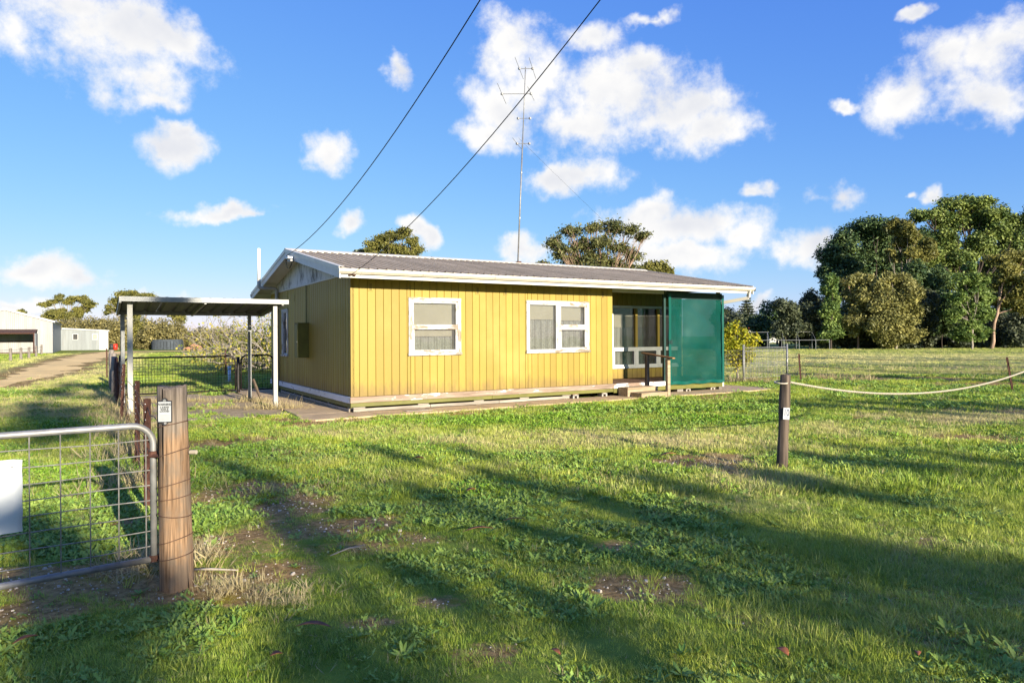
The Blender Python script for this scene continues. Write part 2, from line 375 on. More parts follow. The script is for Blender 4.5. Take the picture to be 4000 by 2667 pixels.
M['trim_wood_side'] = wood('peeling_side_board', (0.20, 0.15, 0.11), (0.34, 0.27, 0.21), 1, paint=(0.74, 0.74, 0.72), amount=0.66, crack=0.6)
M['gable'] = wood('peeling_gable_paint', (0.10, 0.095, 0.085), (0.26, 0.25, 0.23), 2, paint=(0.72, 0.72, 0.71), amount=0.60, soft=0.1)
M['grey_wood'] = wood('grey_timber', (0.22, 0.19, 0.15), (0.42, 0.37, 0.30), 0)
M['grey_wood_v'] = wood('grey_post_timber', (0.10, 0.085, 0.07), (0.30, 0.26, 0.22), 2, crack=0.8)
M['step_wood'] = wood('treated_pine_step', (0.26, 0.19, 0.11), (0.44, 0.34, 0.22), 0)
M['rail_wood'] = wood('oiled_handrail', (0.20, 0.10, 0.04), (0.36, 0.20, 0.09), 1)
M['post_wood'] = wood('treated_pine_post', (0.15, 0.085, 0.042), (0.34, 0.215, 0.115), 2, crack=0.9)
M['dark_post'] = wood('old_dark_post', (0.055, 0.042, 0.032), (0.16, 0.118, 0.085), 2, crack=0.8)
M['deck'] = wood('brown_deck', (0.10, 0.055, 0.04), (0.16, 0.09, 0.06), 0)
M['galv'] = flat('galvanised_steel', (0.23, 0.23, 0.225), 0.5, 0.4, var=0.2, nscale=14, spec=0.5, dirt=(0.30, 0.25, 0.19), dirtamt=0.4)
M['zinc_roof'] = flat('dark_carport_sheet', (0.035, 0.038, 0.042), 0.5, 0.0, var=0.2, nscale=4)
M['zinc'] = flat('zincalume', (0.22, 0.225, 0.22), 0.5, 0.4, var=0.12, nscale=5, spec=0.5)
M['post_cream'] = flat('cream_steel_post', (0.36, 0.35, 0.31), 0.45, 0.0, var=0.05, nscale=3, dirt=(0.35, 0.3, 0.22), dirtamt=0.25)
M['black_steel'] = flat('black_pipe', (0.018, 0.016, 0.016), 0.45, 0.3, var=0.3, nscale=12, dirt=(0.12, 0.05, 0.03), dirtamt=0.25)
M['rust'] = flat('rusty_steel', (0.075, 0.032, 0.022), 0.8, 0.1, var=0.35, nscale=18, bump=0.3, bscale=90, dirt=(0.14, 0.07, 0.04), dirtamt=0.5)
M['wire'] = flat('grey_wire', (0.20, 0.19, 0.175), 0.55, 0.4, var=0.25, nscale=20)
M['rust_wire'] = flat('rusty_wire', (0.10, 0.055, 0.035), 0.7, 0.3, var=0.3, nscale=20)
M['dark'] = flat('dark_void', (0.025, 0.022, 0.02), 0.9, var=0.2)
M['cable'] = flat('black_cable', (0.012, 0.012, 0.012), 0.6, var=0.1)
M['pvc'] = flat('white_pvc', (0.78, 0.80, 0.80), 0.35, var=0.03)
M['blue_pvc'] = flat('pale_blue_plastic', (0.55, 0.68, 0.80), 0.4, var=0.05)
M['brick'] = flat('red_brick', (0.36, 0.10, 0.055), 0.85, var=0.2, nscale=20, bump=0.4, bscale=70, rnd=0.15)
M['block'] = flat('concrete_block', (0.34, 0.31, 0.27), 0.9, var=0.15, nscale=14, bump=0.4, bscale=80)
M['blind'] = flat('cream_roller_blind', (0.36, 0.31, 0.235), 0.75, var=0.05, nscale=3)
M['curtain'] = flat('net_curtain', (0.25, 0.245, 0.235), 0.85, var=0.35, nscale=30)
M['curtain_dim'] = flat('grey_net_curtain', (0.30, 0.29, 0.27), 0.85, var=0.3, nscale=45)
M['glass'] = glassmat()
M['screen'] = clothmat('green_shade_cloth', (0.0018, 0.074, 0.058), 0.78, 0.4)
M['screen_edge'] = clothmat('green_shade_cloth_hem', (0.0025, 0.072, 0.056), 0.97, 0.15)
M['screen_dark'] = flat('dark_green_timber', (0.012, 0.045, 0.040), 0.6, var=0.15)
M['sheet_white'] = flat('white_sheet_sign', (0.48, 0.50, 0.51), 0.45, var=0.03, nscale=4, dirt=(0.4, 0.38, 0.34), dirtamt=0.2)
M['plate'] = flat('worn_white_plate', (0.34, 0.355, 0.36), 0.4, var=0.06, nscale=40, dirt=(0.35, 0.33, 0.3), dirtamt=0.4)
M['plate_white'] = flat('white_number_plate', (0.52, 0.53, 0.53), 0.4, var=0.03)
M['black'] = flat('black_lettering', (0.015, 0.015, 0.017), 0.6, var=0.05)
M['navy'] = flat('dark_blue_numerals', (0.012, 0.03, 0.07), 0.6, var=0.05)
M['rope'] = flat('white_rope', (0.44, 0.39, 0.30), 0.85, var=0.12, nscale=60, bump=0.4, bscale=200)
M['concrete'] = flat('path_concrete', (0.48, 0.35, 0.205), 0.88, var=0.14, nscale=2.2, bump=0.1, bscale=60, dirt=(0.22, 0.16, 0.11), dirtamt=0.45)
M['gravel'] = flat('gravel_pad', (0.38, 0.29, 0.175), 0.92, var=0.3, nscale=5, bump=0.3, bscale=70, dirt=(0.15, 0.11, 0.07), dirtamt=0.6)
M['sand'] = flat('sandy_track', (0.82, 0.56, 0.215), 0.95, var=0.14, nscale=0.5, bump=0.08, bscale=12, dirt=(0.42, 0.31, 0.14), dirtamt=0.5)
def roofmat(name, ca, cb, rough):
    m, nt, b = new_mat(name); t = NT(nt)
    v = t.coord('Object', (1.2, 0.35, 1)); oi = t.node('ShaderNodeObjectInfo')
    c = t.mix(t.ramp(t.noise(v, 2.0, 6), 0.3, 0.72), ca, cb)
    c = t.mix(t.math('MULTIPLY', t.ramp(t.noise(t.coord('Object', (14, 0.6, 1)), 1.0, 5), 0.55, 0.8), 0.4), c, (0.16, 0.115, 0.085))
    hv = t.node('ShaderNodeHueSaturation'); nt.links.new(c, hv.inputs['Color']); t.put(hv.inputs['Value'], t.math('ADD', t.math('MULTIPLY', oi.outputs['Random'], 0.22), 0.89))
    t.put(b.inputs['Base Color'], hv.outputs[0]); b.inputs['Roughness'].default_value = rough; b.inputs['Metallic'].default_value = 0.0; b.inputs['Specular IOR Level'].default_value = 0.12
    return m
M['roof_rib'] = roofmat('darker_roof_rib', (0.34, 0.275, 0.19), (0.47, 0.385, 0.275), 0.7)  # rib sides in a darker tone than the pans
M['roof'] = roofmat('weathered_roof_steel', (0.50, 0.41, 0.285), (0.66, 0.55, 0.40), 0.6)
def shedmat(name, c, rough=0.5):
    m, nt, b = new_mat(name); t = NT(nt)
    v = t.coord('Object', (1, 1, 0.2))
    cc = t.mix(t.ramp(t.noise(t.coord('Object', (2.5, 2.5, 0.25)), 1.0, 5), 0.35, 0.7), tuple(x * 0.78 for x in c), c); cc = t.mix(t.math('MULTIPLY', t.ramp(t.noise(t.coord('Object', (5, 5, 0.3)), 1.0, 5), 0.6, 0.8), 0.5), cc, (0.20, 0.13, 0.08))
    t.put(b.inputs['Base Color'], cc); b.inputs['Roughness'].default_value = rough
    w = t.node('ShaderNodeTexWave'); w.wave_type = 'BANDS'; w.bands_direction = 'X'; w.inputs['Scale'].default_value = 1.6; nt.links.new(t.coord('Object', (1, 0, 0)), w.inputs['Vector'])
    nt.links.new(t.bump(w.outputs['Fac'], 0.5, 0.03), b.inputs['Normal']); return m
M['shed_white'] = shedmat('white_corrugated_iron', (0.31, 0.305, 0.29))
M['shed_grey'] = shedmat('grey_corrugated_iron', (0.20, 0.22, 0.22))
M['shed_shaded'] = shedmat('shaded_white_iron', (0.26, 0.29, 0.30))  # white shed iron greyed: the right side's shade is put into the colour
M['tank'] = flat('dark_slab_concrete', (0.055, 0.065, 0.075), 0.9, var=0.2, nscale=3, rnd=0.15)
M['tile_red'] = flat('red_roof_tiles', (0.36, 0.10, 0.045), 0.8, var=0.2, nscale=3)
M['red_drum'] = flat('red_drum_paint', (0.48, 0.035, 0.02), 0.4, var=0.1)
M['black_drum'] = flat('black_drum_paint', (0.03, 0.035, 0.035), 0.5, var=0.2)
M['bark_grey'] = flat('pale_grey_bark', (0.26, 0.225, 0.18), 0.9, var=0.3, nscale=2, stretch=(3, 3, 0.6))
M['bark_gum'] = flat('red_brown_gum_bark', (0.30, 0.20, 0.14), 0.85, var=0.35, nscale=1.5, stretch=(3, 3, 0.6))
M['bark_dark'] = flat('dark_pine_bark', (0.055, 0.042, 0.032), 0.95, var=0.3, nscale=2, stretch=(3, 3, 0.6))
M['twig'] = flat('pale_fig_twig', (0.31, 0.27, 0.215), 0.85, var=0.2, nscale=3)
M['lf_gum'] = leafmat('gum_leaves', (0.07, 0.085, 0.03), (0.22, 0.21, 0.065), trans=0.25)
M['lf_gum2'] = leafmat('olive_gum_leaves', (0.085, 0.095, 0.024), (0.31, 0.28, 0.065), trans=0.25)
M['lf_scrub'] = leafmat('olive_scrub_leaves', (0.12, 0.11, 0.04), (0.37, 0.315, 0.115), trans=0.2)
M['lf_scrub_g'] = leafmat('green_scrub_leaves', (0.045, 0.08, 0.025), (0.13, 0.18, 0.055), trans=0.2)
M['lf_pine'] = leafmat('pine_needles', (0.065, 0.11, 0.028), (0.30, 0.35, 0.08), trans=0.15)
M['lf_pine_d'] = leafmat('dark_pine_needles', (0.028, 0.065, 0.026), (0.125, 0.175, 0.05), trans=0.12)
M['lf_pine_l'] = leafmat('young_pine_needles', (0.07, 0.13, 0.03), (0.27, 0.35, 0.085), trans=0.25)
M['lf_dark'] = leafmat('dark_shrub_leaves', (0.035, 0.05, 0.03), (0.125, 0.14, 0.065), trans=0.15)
M['lf_gold'] = leafmat('golden_wattle_leaves', (0.12, 0.125, 0.035), (0.42, 0.385, 0.12), trans=0.25)
M['lf_lemon'] = leafmat('lemon_leaves', (0.18, 0.23, 0.016), (0.66, 0.56, 0.04), trans=0.3, rough=0.4)
M['lf_fig'] = leafmat('fading_fig_leaves', (0.14, 0.19, 0.03), (0.56, 0.45, 0.08), trans=0.3)
M['deadleaf'] = flat('dead_gum_leaf', (0.34, 0.12, 0.045), 0.6, var=0.25, nscale=30)
M['deadbark'] = flat('dead_bark_strip', (0.30, 0.125, 0.06), 0.7, var=0.3, nscale=25)
M['stone'] = flat('pale_limestone_chip', (0.50, 0.44, 0.36), 0.9, var=0.25, nscale=30)
M['rubble'] = flat('red_rubble', (0.38, 0.20, 0.12), 0.9, var=0.3, nscale=3)

def postwood():
    m, nt, b = new_mat('weathered_pine_post'); t = NT(nt)
    g = t.noise(t.coord('Object', (70, 70, 2.2)), 1.0, 6, 0.62); h = t.noise(t.coord('Object', (9, 9, 4.5)), 1.0, 5, 0.6); k = t.noise(t.coord('Object', (34, 34, 0.7)), 1.0, 4, 0.5)
    c = t.mix(t.ramp(g, 0.32, 0.68), (0.095, 0.056, 0.031), (0.31, 0.195, 0.112))
    c = t.mix(t.math('MULTIPLY', t.ramp(h, 0.42, 0.62), 0.65), c, (0.15, 0.12, 0.09))
    c = t.mix(t.math('MULTIPLY', t.ramp(h, 0.66, 0.78), 0.7), c, (0.035, 0.024, 0.018))
    sp = t.node('ShaderNodeSeparateXYZ'); nt.links.new(t.coord('Object'), sp.inputs[0])
    tp = t.ramp(t.math('ADD', sp.outputs[2], t.math('MULTIPLY', t.math('SUBTRACT', h, 0.5), 0.5)), 0.88, 1.08); c = t.mix(t.math('MULTIPLY', tp, 0.8), c, t.mix(t.ramp(g, .3, .7), (0.085, 0.07, 0.056), (0.24, 0.20, 0.16)))
    ck = t.ramp(k, 0.41, 0.37); c = t.mix(ck, c, (0.012, 0.009, 0.007))
    t.put(b.inputs['Base Color'], c); b.inputs['Roughness'].default_value = 0.85; b.inputs['Specular IOR Level'].default_value = 0.15
    nt.links.new(t.bump(t.math('SUBTRACT', g, t.math('MULTIPLY', ck, 2.0)), 0.7, 0.008), b.inputs['Normal']); return m
M['post_wood'] = postwood()
# ------------------------------------------------------------------ the house grid: u along the front wall, v towards the back
TH = 0.54; HX, HY = -3.406, 14.567
cT, sT = math.cos(TH), math.sin(TH)
def W(u, v, z=0.0): return Vector((HX + u * cT - v * sT, HY + u * sT + v * cT, z))
def UV(x, y):
    x = np.asarray(x) - HX; y = np.asarray(y) - HY; return x * cT + y * sT, -x * sT + y * cT

# ------------------------------------------------------------------ ground zones (metres, shared by the ground sheet and the plants on it)
def blob(x, y, spots):
    t = np.zeros_like(np.asarray(x, float))
    for (px, py, rx, ry, a) in spots:
        g = G(px, py); t = np.maximum(t, a * np.exp(-(((x - g.x) / rx) ** 2 + ((y - g.y) / ry) ** 2)))
    return t
SOIL = [(820,2120,.3,.5,.6),(1000,1880,.9,.9,.75),(900,1720,.9,1.0,.7),(1130,2200,.5,.35,.8),(1600,2090,.5,.25,.6),(1650,1960,.5,.3,.5),(1300,2130,.8,.45,.75),(950,2320,.5,.2,.6),(1060,2060,.5,.5,.75),(300,2250,0.9,0.35,1.1),(620,2290,0.5,0.25,1.0),(100,2380,0.5,0.25,.8),(1250,2060,0.55,0.5,1.0),(1420,2130,0.35,0.3,.8),(1120,1960,0.6,0.6,.85),(980,2220,.3,.25,.6),
        (2460,2300,0.25,0.2,.8),(2100,2080,0.35,0.25,.6),(2620,1800,0.5,0.4,.75),(2720,1780,0.7,0.4,.6),(2080,1560,2.5,0.35,.6),(1350,1640,1.6,0.4,.8),(900,1660,1.2,0.5,.6),
        (3400,1478,5,0.8,.9),(3900,1500,3,0.9,.8),(3150,1468,2,0.7,.8),(3800,1700,0.7,0.4,.5),(1700,2330,.3,.2,.5),(2350,2130,.3,.2,.6),(1900,2520,.25,.15,.5),(1450,2420,.25,.15,.5),
        (1000,1760,.8,.6,.5),(2900,1530,1.5,.4,.6),(780,1800,.6,.6,.5),(560,1600,.7,1.2,.6)]
DRY = [(3300,1680,2.0,1.1,.8),(3850,1640,2.0,1.0,.85),(2600,1720,2.2,1.0,.6),(2300,1700,1.5,.7,.5),(3000,1880,1.2,.5,.5),(150,1590,4,3,.8),(420,1540,2.5,4,.7),(560,1560,.8,2.5,.9),
       (640,2180,.3,.5,.9),(900,2290,.35,.25,.7),(1700,1720,1.2,.6,.5),(2700,1990,.6,.3,.4),(1150,2330,.4,.25,.5),(3700,1400,40,10,.55),(3300,1395,30,9,.6),(300,1420,10,12,.35),(1270,1690,1.2,.5,.5)]
LUSH = [(1950,1640,1.5,.7,1.2),(2250,1625,1.2,.5,1.0),(2650,1600,2.5,.7,1.0),(2900,1640,1.4,.8,.8),(1100,1750,1.5,.7,.6),(1500,1770,2.0,.6,.6),(300,1850,1.2,.8,.9),(450,1900,.5,1.0,.9),(2100,1780,1.6,.5,.7),
        (3000,1600,1.2,.6,.8),(1200,2150,.6,.2,.2),(860,2020,.35,.6,.9),(850,1900,.5,.8,.6),(350,1660,1.0,1.2,.9)]
LONG = [(3600,1900,2.2,.9,.9),(3700,2150,1.6,.8,1.0),(3500,2450,1.2,.6,.9),(3200,2100,1.0,.6,.6),(2900,2400,.8,.5,.5),(300,2600,1.2,.4,.6),(3950,2000,1.2,1.2,1.0),(2700,2250,.9,.4,.4)]
TRACK = [G(-40,1512), G(120,1465), G(225,1432), G(300,1404), G(380,1384), G(470,1373), G(800,1369)]; TRACKW = [0.4, 1.3, 1.7, 2.0, 2.3, 2.7, 3.2]
def track_half(x, y):
    """signed distance (m) to the sandy track, negative inside"""
    pts = TRACK
    wid = TRACKW
    best = np.full(np.asarray(x, float).shape, 1e9)
    for (a, b, wa, wb) in zip(pts[:-1], pts[1:], wid[:-1], wid[1:]):
        dx, dy = b.x - a.x, b.y - a.y; L2 = dx * dx + dy * dy
        t = np.clip(((x - a.x) * dx + (y - a.y) * dy) / L2, 0, 1)
        d = np.hypot(x - a.x - t * dx, y - a.y - t * dy) - (wa + (wb - wa) * t); best = np.minimum(best, d)
    return best
def zones(x, y):
    n1 = fbm(x, y, 1.3, 4); n2 = fbm(x + 50, y - 20, 0.7, 3); n3 = fbm(x - 90, y + 40, 4.0, 3)
    soil = np.clip(blob(x, y, SOIL) * 1.2 + (n1 - 0.5) * 1.4 + (n2 - .5) * 1.1 - 0.06, 0, 1)
    dry = np.clip(blob(x, y, DRY) + (n2 - 0.5) * 0.9 + (n3 - 0.5) * 0.8 - 0.05, 0, 1)
    lush = np.clip(blob(x, y, LUSH) + (n1 - 0.5) * 0.9, 0, 1)
    lng = np.clip(blob(x, y, LONG) + (n3 - 0.5) * 0.3, 0, 1)
    dry = np.where((y > 27) & (x > 6), np.clip(dry + .42, 0, 1), dry)
    tr = track_half(x, y) + (n1 - 0.5) * 2.6
    soil = np.where(tr < 0.4, np.maximum(soil, 0.6), soil); dry = np.where(tr < 2.5, np.maximum(dry, 0.6), dry)
    return soil, dry, lush, lng, tr
def hgt(x, y):
    f = np.clip((np.hypot(x, y) - 2) / 6, 0, 1)
    return (fbm(x, y, 1.1, 3) - 0.5) * 0.05 + (fbm(x + 9, y, 6.0, 2) - 0.5) * 0.04 * f - 0.012

def gz(x, y):
    u, v = UV(x, y); Z = hgt(x, y); fm = np.clip(1 - np.hypot(np.clip(np.abs(u - 4.2) - 8.9, 0, None), np.clip(np.abs(v - 3.7) - 5.2, 0, None)) / 1.5, 0, 1); far = np.clip((np.hypot(x, y) - 40) / 40, 0, 1)
    Z = Z * (1 - fm) - .012 * fm; return Z * (1 - far) - .02 * far - .004
def build_ground():
    def axis(lo, hi, n, k):
        t = np.linspace(-1, 1, n); s = np.sinh(k * t) / np.sinh(k); return np.where(s < 0, s * -lo, s * hi)
    xs = axis(-900, 900, 300, 7.6); ys = axis(-260, 1500, 340, 7.4) + 8.0
    X, Y = np.meshgrid(xs, ys); nx, ny = len(xs), len(ys)
    Z = gz(X, Y) + .004
    me = bpy.data.meshes.new('ground'); vv = np.stack([X.ravel(), Y.ravel(), Z.ravel()], 1)
    i = np.arange(nx * ny).reshape(ny, nx)
    q = np.stack([i[:-1, :-1].ravel(), i[:-1, 1:].ravel(), i[1:, 1:].ravel(), i[1:, :-1].ravel()], 1)
    me.vertices.add(len(vv)); me.vertices.foreach_set('co', vv.ravel())
    me.loops.add(q.size); me.loops.foreach_set('vertex_index', q.ravel().astype(np.int32))
    me.polygons.add(len(q)); me.polygons.foreach_set('loop_start', np.arange(0, q.size, 4, dtype=np.int32)); me.polygons.foreach_set('loop_total', np.full(len(q), 4, np.int32))
    me.polygons.foreach_set('use_smooth', np.ones(len(q), bool)); me.update(calc_edges=True)
    soil, dry, lush, lng, tr = zones(vv[:, 0], vv[:, 1])
    for nm, a in (('soil', soil), ('dry', dry), ('lush', lush)):
        at = me.attributes.new(nm, 'FLOAT', 'POINT'); at.data.foreach_set('value', a.astype(np.float32))
    m, nt, b = new_mat('lawn_earth'); t = NT(nt); p = t.pos()
    n1 = t.noise(p, 2.3, 8, 0.62); n2 = t.noise(p, 22, 6, 0.65); n3 = t.noise(p, 0.35, 5)
    soilc = t.mix(t.ramp(n2, 0.3, 0.75), (0.17, 0.105, 0.036), (0.48, 0.31, 0.125))
    moss = t.ramp(t.noise(p, 1.7, 5, 0.6), 0.52, 0.66); soilc = t.mix(t.math('MULTIPLY', moss, 0.8), soilc, (0.24, 0.20, 0.02))
    green = t.mix(t.ramp(n1, 0.3, 0.7), (0.12, 0.18, 0.02), (0.22, 0.28, 0.04))
    straw = t.mix(t.ramp(n2, 0.3, 0.7), (0.33, 0.315, 0.085), (0.54, 0.52, 0.18))
    at = t.attr('dry').outputs['Fac']; c = t.mix(t.ramp(t.math('ADD', at, t.math('MULTIPLY', t.math('SUBTRACT', n1, 0.5), 0.6)), 0.25, 0.75), green, straw)
    c = t.mix(t.math('MULTIPLY', t.ramp(n3, 0.4, 0.65), 0.35), c, (0.19, 0.225, 0.05))
    so = t.ramp(t.math('ADD', t.attr('soil').outputs['Fac'], t.math('MULTIPLY', t.math('SUBTRACT', n2, 0.5), 0.7)), 0.22, 0.5)
    c = t.mix(so, c, soilc)
    t.put(b.inputs['Base Color'], c); b.inputs['Roughness'].default_value = 0.95; b.inputs['Specular IOR Level'].default_value = 0.1
    nt.links.new(t.bump(t.math('ADD', n2, t.math('MULTIPLY', t.noise(p, 120, 4), 0.5)), 0.5, 0.02), b.inputs['Normal'])
    me.materials.append(m)
    o = inst('ground', me); tag(o, kind='structure'); return o
build_ground()

def sheet(name, poly, z, mat, edge=0.0, step=0.25):
    """a flat sheet with an uneven, slightly broken outline and a real edge below ground"""
    pts = []
    n = len(poly)
    for i in range(n):
        a, b = Vector(poly[i]), Vector(poly[(i + 1) % n]); L = (b - a).length; k = max(1, int(L / step))
        for j in range(k): pts.append(a + (b - a) * (j / k))
    P = []
    for p in pts:
        e = (fbm(p.x, p.y, 0.9, 4) - 0.5) * 2 * edge; f = (fbm(p.x + 31, p.y + 7, 0.9, 4) - 0.5) * 2 * edge
        P.append((p.x + float(e), p.y + float(f)))
    mb = MB(); mb.prism(P, 2, -0.08, z); o = mb.build(name, mat); return tag(o, kind='structure')
def W2(u, v): p = W(u, v); return (p.x, p.y)
# concrete path: one slab after another along the front, side strip and right apron
path = empty('concrete_path', W(0, 0), TH); tag(path, kind='structure')
cuts = [-1.12, 0.35, 1.62, 2.9, 4.2, 5.45, 6.7, 7.95, 9.2, 10.45, 11.7, 12.75]
for i, (a, b) in enumerate(zip(cuts[:-1], cuts[1:])):
    mb = MB(); jit = lambda k: math.sin(i * 7.3 + k * 3.1) * 0.03
    v0 = -0.84; poly = [(a + 0.006, v0 + jit(1)), (a + (b - a) * .4, v0 + jit(2)), (b - 0.006, v0 + jit(3)), (b - 0.006, 0.12), (a + 0.006, 0.12)]
    if i == 0: poly = [(a, 0.12), (a - 0.06, v0 + 0.35), (a + 0.12, v0 - 0.06), (a + 0.7, v0 - 0.02), (b - 0.006, v0), (b - 0.006, 0.12)]
    if b > 12: poly = [(a + .006, v0 + .02), (b - .35, v0 + .05), (b - 0.05, v0 + .45), (b + .15, 0.12), (a + .006, 0.12)]
    mb.prism(poly, 2, -0.08, 0.022 + 0.003 * math.sin(i * 2.1)); mb.build('slab', M['concrete'], path)
vc = [0.128, 1.5, 2.9, 4.3, 5.7, 7.1, 8.6]
for i, (a, b) in enumerate(zip(vc[:-1], vc[1:])):
    mb = MB(); mb.prism([(-1.1 + .03 * math.sin(i * 3), a + .005), (-.02, a + .005), (-.02, b - .005), (-1.1 + .03 * math.cos(i * 2), b - .005)], 2, -0.08, 0.02 + 0.003 * math.cos(i * 1.7)); mb.build('slab', M['concrete'], path)
mb = MB(); mb.prism([(11.36, .128), (12.85, .128), (12.6, 1.6), (11.36, 1.6)], 2, -.08, .018); mb.build('slab', M['concrete'], path)
mb = MB(); mb.box(1.02, 1.62, -0.56, -0.30, 0.0, 0.034); mb.build('pit_cover', M['grey_wood'], path)
sheet('gravel_pad', [W2(-3.95, 0.35), W2(-2.6, 0.2), W2(-1.16, 0.55), W2(-1.16, 7.4), W2(-4.0, 7.4)], 0.012, M['gravel'], 0.22)
def build_track():
    L_, R_ = [], []
    pts = TRACK
    wid = TRACKW
    # resample
    P = []
    for (a, b, wa, wb) in zip(pts[:-1], pts[1:], wid[:-1], wid[1:]):
        k = max(2, int((b - a).length / 0.5))
        for j in range(k): P.append((a.lerp(b, j / k), wa + (wb - wa) * j / k))
    mb = MB(); rows = []
    for i, (p, w) in enumerate(P):
        q = P[min(i + 1, len(P) - 1)][0]; o = P[max(i - 1, 0)][0]; t = (q - o).normalized(); n = Vector((-t.y, t.x, 0))
        a = p + n * w * (0.72 + float(fbm(p.x, p.y, 1.6, 4) - .5) * 1.3); b = p - n * w * (0.72 + float(fbm(p.x + 40, p.y, 1.6, 4) - .5) * 1.3)
        rows.append([a.lerp(b, k / 6) for k in range(7)])
    base = [(v.x, v.y, float(gz(v.x, v.y)) + 0.010 + 0.03 * (1 - abs(k - 3) / 3)) for r in rows for k, v in enumerate(r)]
    mb.add(base, [(i * 7 + k, i * 7 + k + 1, (i + 1) * 7 + k + 1, (i + 1) * 7 + k) for i in range(len(rows) - 1) for k in range(6)])
    o = mb.build('sandy_track', M['sand'], smooth=True); tag(o, kind='structure')
build_track()

# ------------------------------------------------------------------ the house
house = empty('weatherboard_house', W(0, 0, 0), TH)
tag(house, 'single-storey mustard yellow board house with low iron roof and white gutters', 'house')
L, L1, WD, VR = 11.18, 7.075, 7.908, 1.6
ZS, ZT = 0.342, 2.95
OV, EV, RU = 0.45, 0.69, 11.75
ZG, ZR = 2.99, 3.855; RS = (ZR - ZG) / (WD / 2 + EV)
BW = 0.183
def zroof(v): return ZG + (v + EV) * RS if v <= WD / 2 else ZG + (WD + EV - v) * RS
_bm = {}
def board_mesh(w, h, c=0.006):
    k = (round(w, 3), round(h, 3), c)
    if k not in _bm: _bm[k] = MB().cbox(0, w, 0, 0.02, 0, h, c).mesh('siding_board', M['yellow'])
    return _bm[k]
def holes_cut(x, w, z0, z1, holes):
    segs = [(z0, z1)]
    for (a, b, c, d) in holes:
        if x + w > a + 0.02 and x < b - 0.02:
            new = []
            for (s, e) in segs:
                if c > s: new.append((s, min(e, c)))
                if d < e: new.append((max(s, d), e))
            segs = [q for q in new if q[1] - q[0] > 0.03]
    return segs
def board_wall(u0, v0, length, ang, z0, z1, holes, name='wall', gap=0.003, cham=0.006):
    """wall part with its boards as sub-parts; local x along the wall, outer face at y = 0"""
    wall = MB()
    us = sorted({0, length} | {h[0] for h in holes} | {h[1] for h in holes})
    for a, b in zip(us[:-1], us[1:]):
        for (s, e) in holes_cut(a, b - a, z0, z1, holes): wall.box(a, b, 0.021, 0.07, s, e)
    wo = wall.build(name, M['yellow'], house, loc=(u0, v0, 0), rz=ang)
    n = round(length / BW); bw = length / n
    for i in range(n):
        x = i * bw
        # cut boards at the window openings
        parts = [(x, x + bw)]
        for (a, b, c, d) in holes:
            np_ = []
            for (s, e) in parts:
                if s < a < e - .01 and a > s + .01: np_ += [(s, a), (a, e)]
                elif s < b < e - .01 and b > s + .01: np_ += [(s, b), (b, e)]
                else: np_.append((s, e))
            parts = np_
        for (s, e) in parts:
            for (zz0, zz1) in holes_cut(s, e - s, z0, z1, holes):
                inst('siding_board', board_mesh(e - s - 2 * gap, zz1 - zz0, cham), wo, (s + gap, 0.0, zz0))
    return wo
W1 = (1.30, 2.59, 1.193, 2.488); W2_ = (4.374, 6.288, 1.193, 2.488)
def inn(h, m=0.05): return (h[0] + m, h[1] - m, h[2] + m, h[3] - m)
board_wall(0, 0, L1, 0, ZS, ZT, [inn(W1), inn(W2_)])                         # front
# gable side: local x runs from the back corner to the front corner (outer face towards -u)
SW = [(WD - 6.34, WD - 5.62, 1.08, 2.42), (WD - 7.4, WD - 6.93, 1.35, 2.42)]
board_wall(0.0, WD, WD, -math.pi / 2, ZS, ZT, [inn(h) for h in SW], gap=0.010, cham=0.009)
PW = (8.32 - L1, 11.12 - L1, 0.64, 2.50)
board_wall(L1, VR, L - L1, 0, ZS, ZT, [inn(PW)])                             # porch back wall
board_wall(L1, 0.02, VR - 0.02, math.pi / 2, ZS, ZT, [])                     # return beside the porch (faces the porch)
MB().box(0.02, L - .02, WD - .06, WD, ZS, ZT).build('wall', M['yellow'], house)
MB().box(L - 0.06, L, VR + .08, WD - .07, ZS, ZT).build('wall', M['yellow'], house)
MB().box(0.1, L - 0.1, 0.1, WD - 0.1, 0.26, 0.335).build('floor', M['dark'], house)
MB().box(0.1, L1 - .1, 0.4, 0.43, 0.34, 2.94).build('dim_room_backing', M['dark'], house)  # dark panel behind the windows, the dim room put into its colour
MB().box(L1 + .03, L - .08, VR + 0.4, VR + .43, 0.34, 2.94).build('dim_room_backing', M['dark'], house)
# corner stop
MB().cbox(-0.012, 0.03, -0.012, -0.001, ZS, ZT - .1, .003).build('corner_stop', M['yellow'], house)

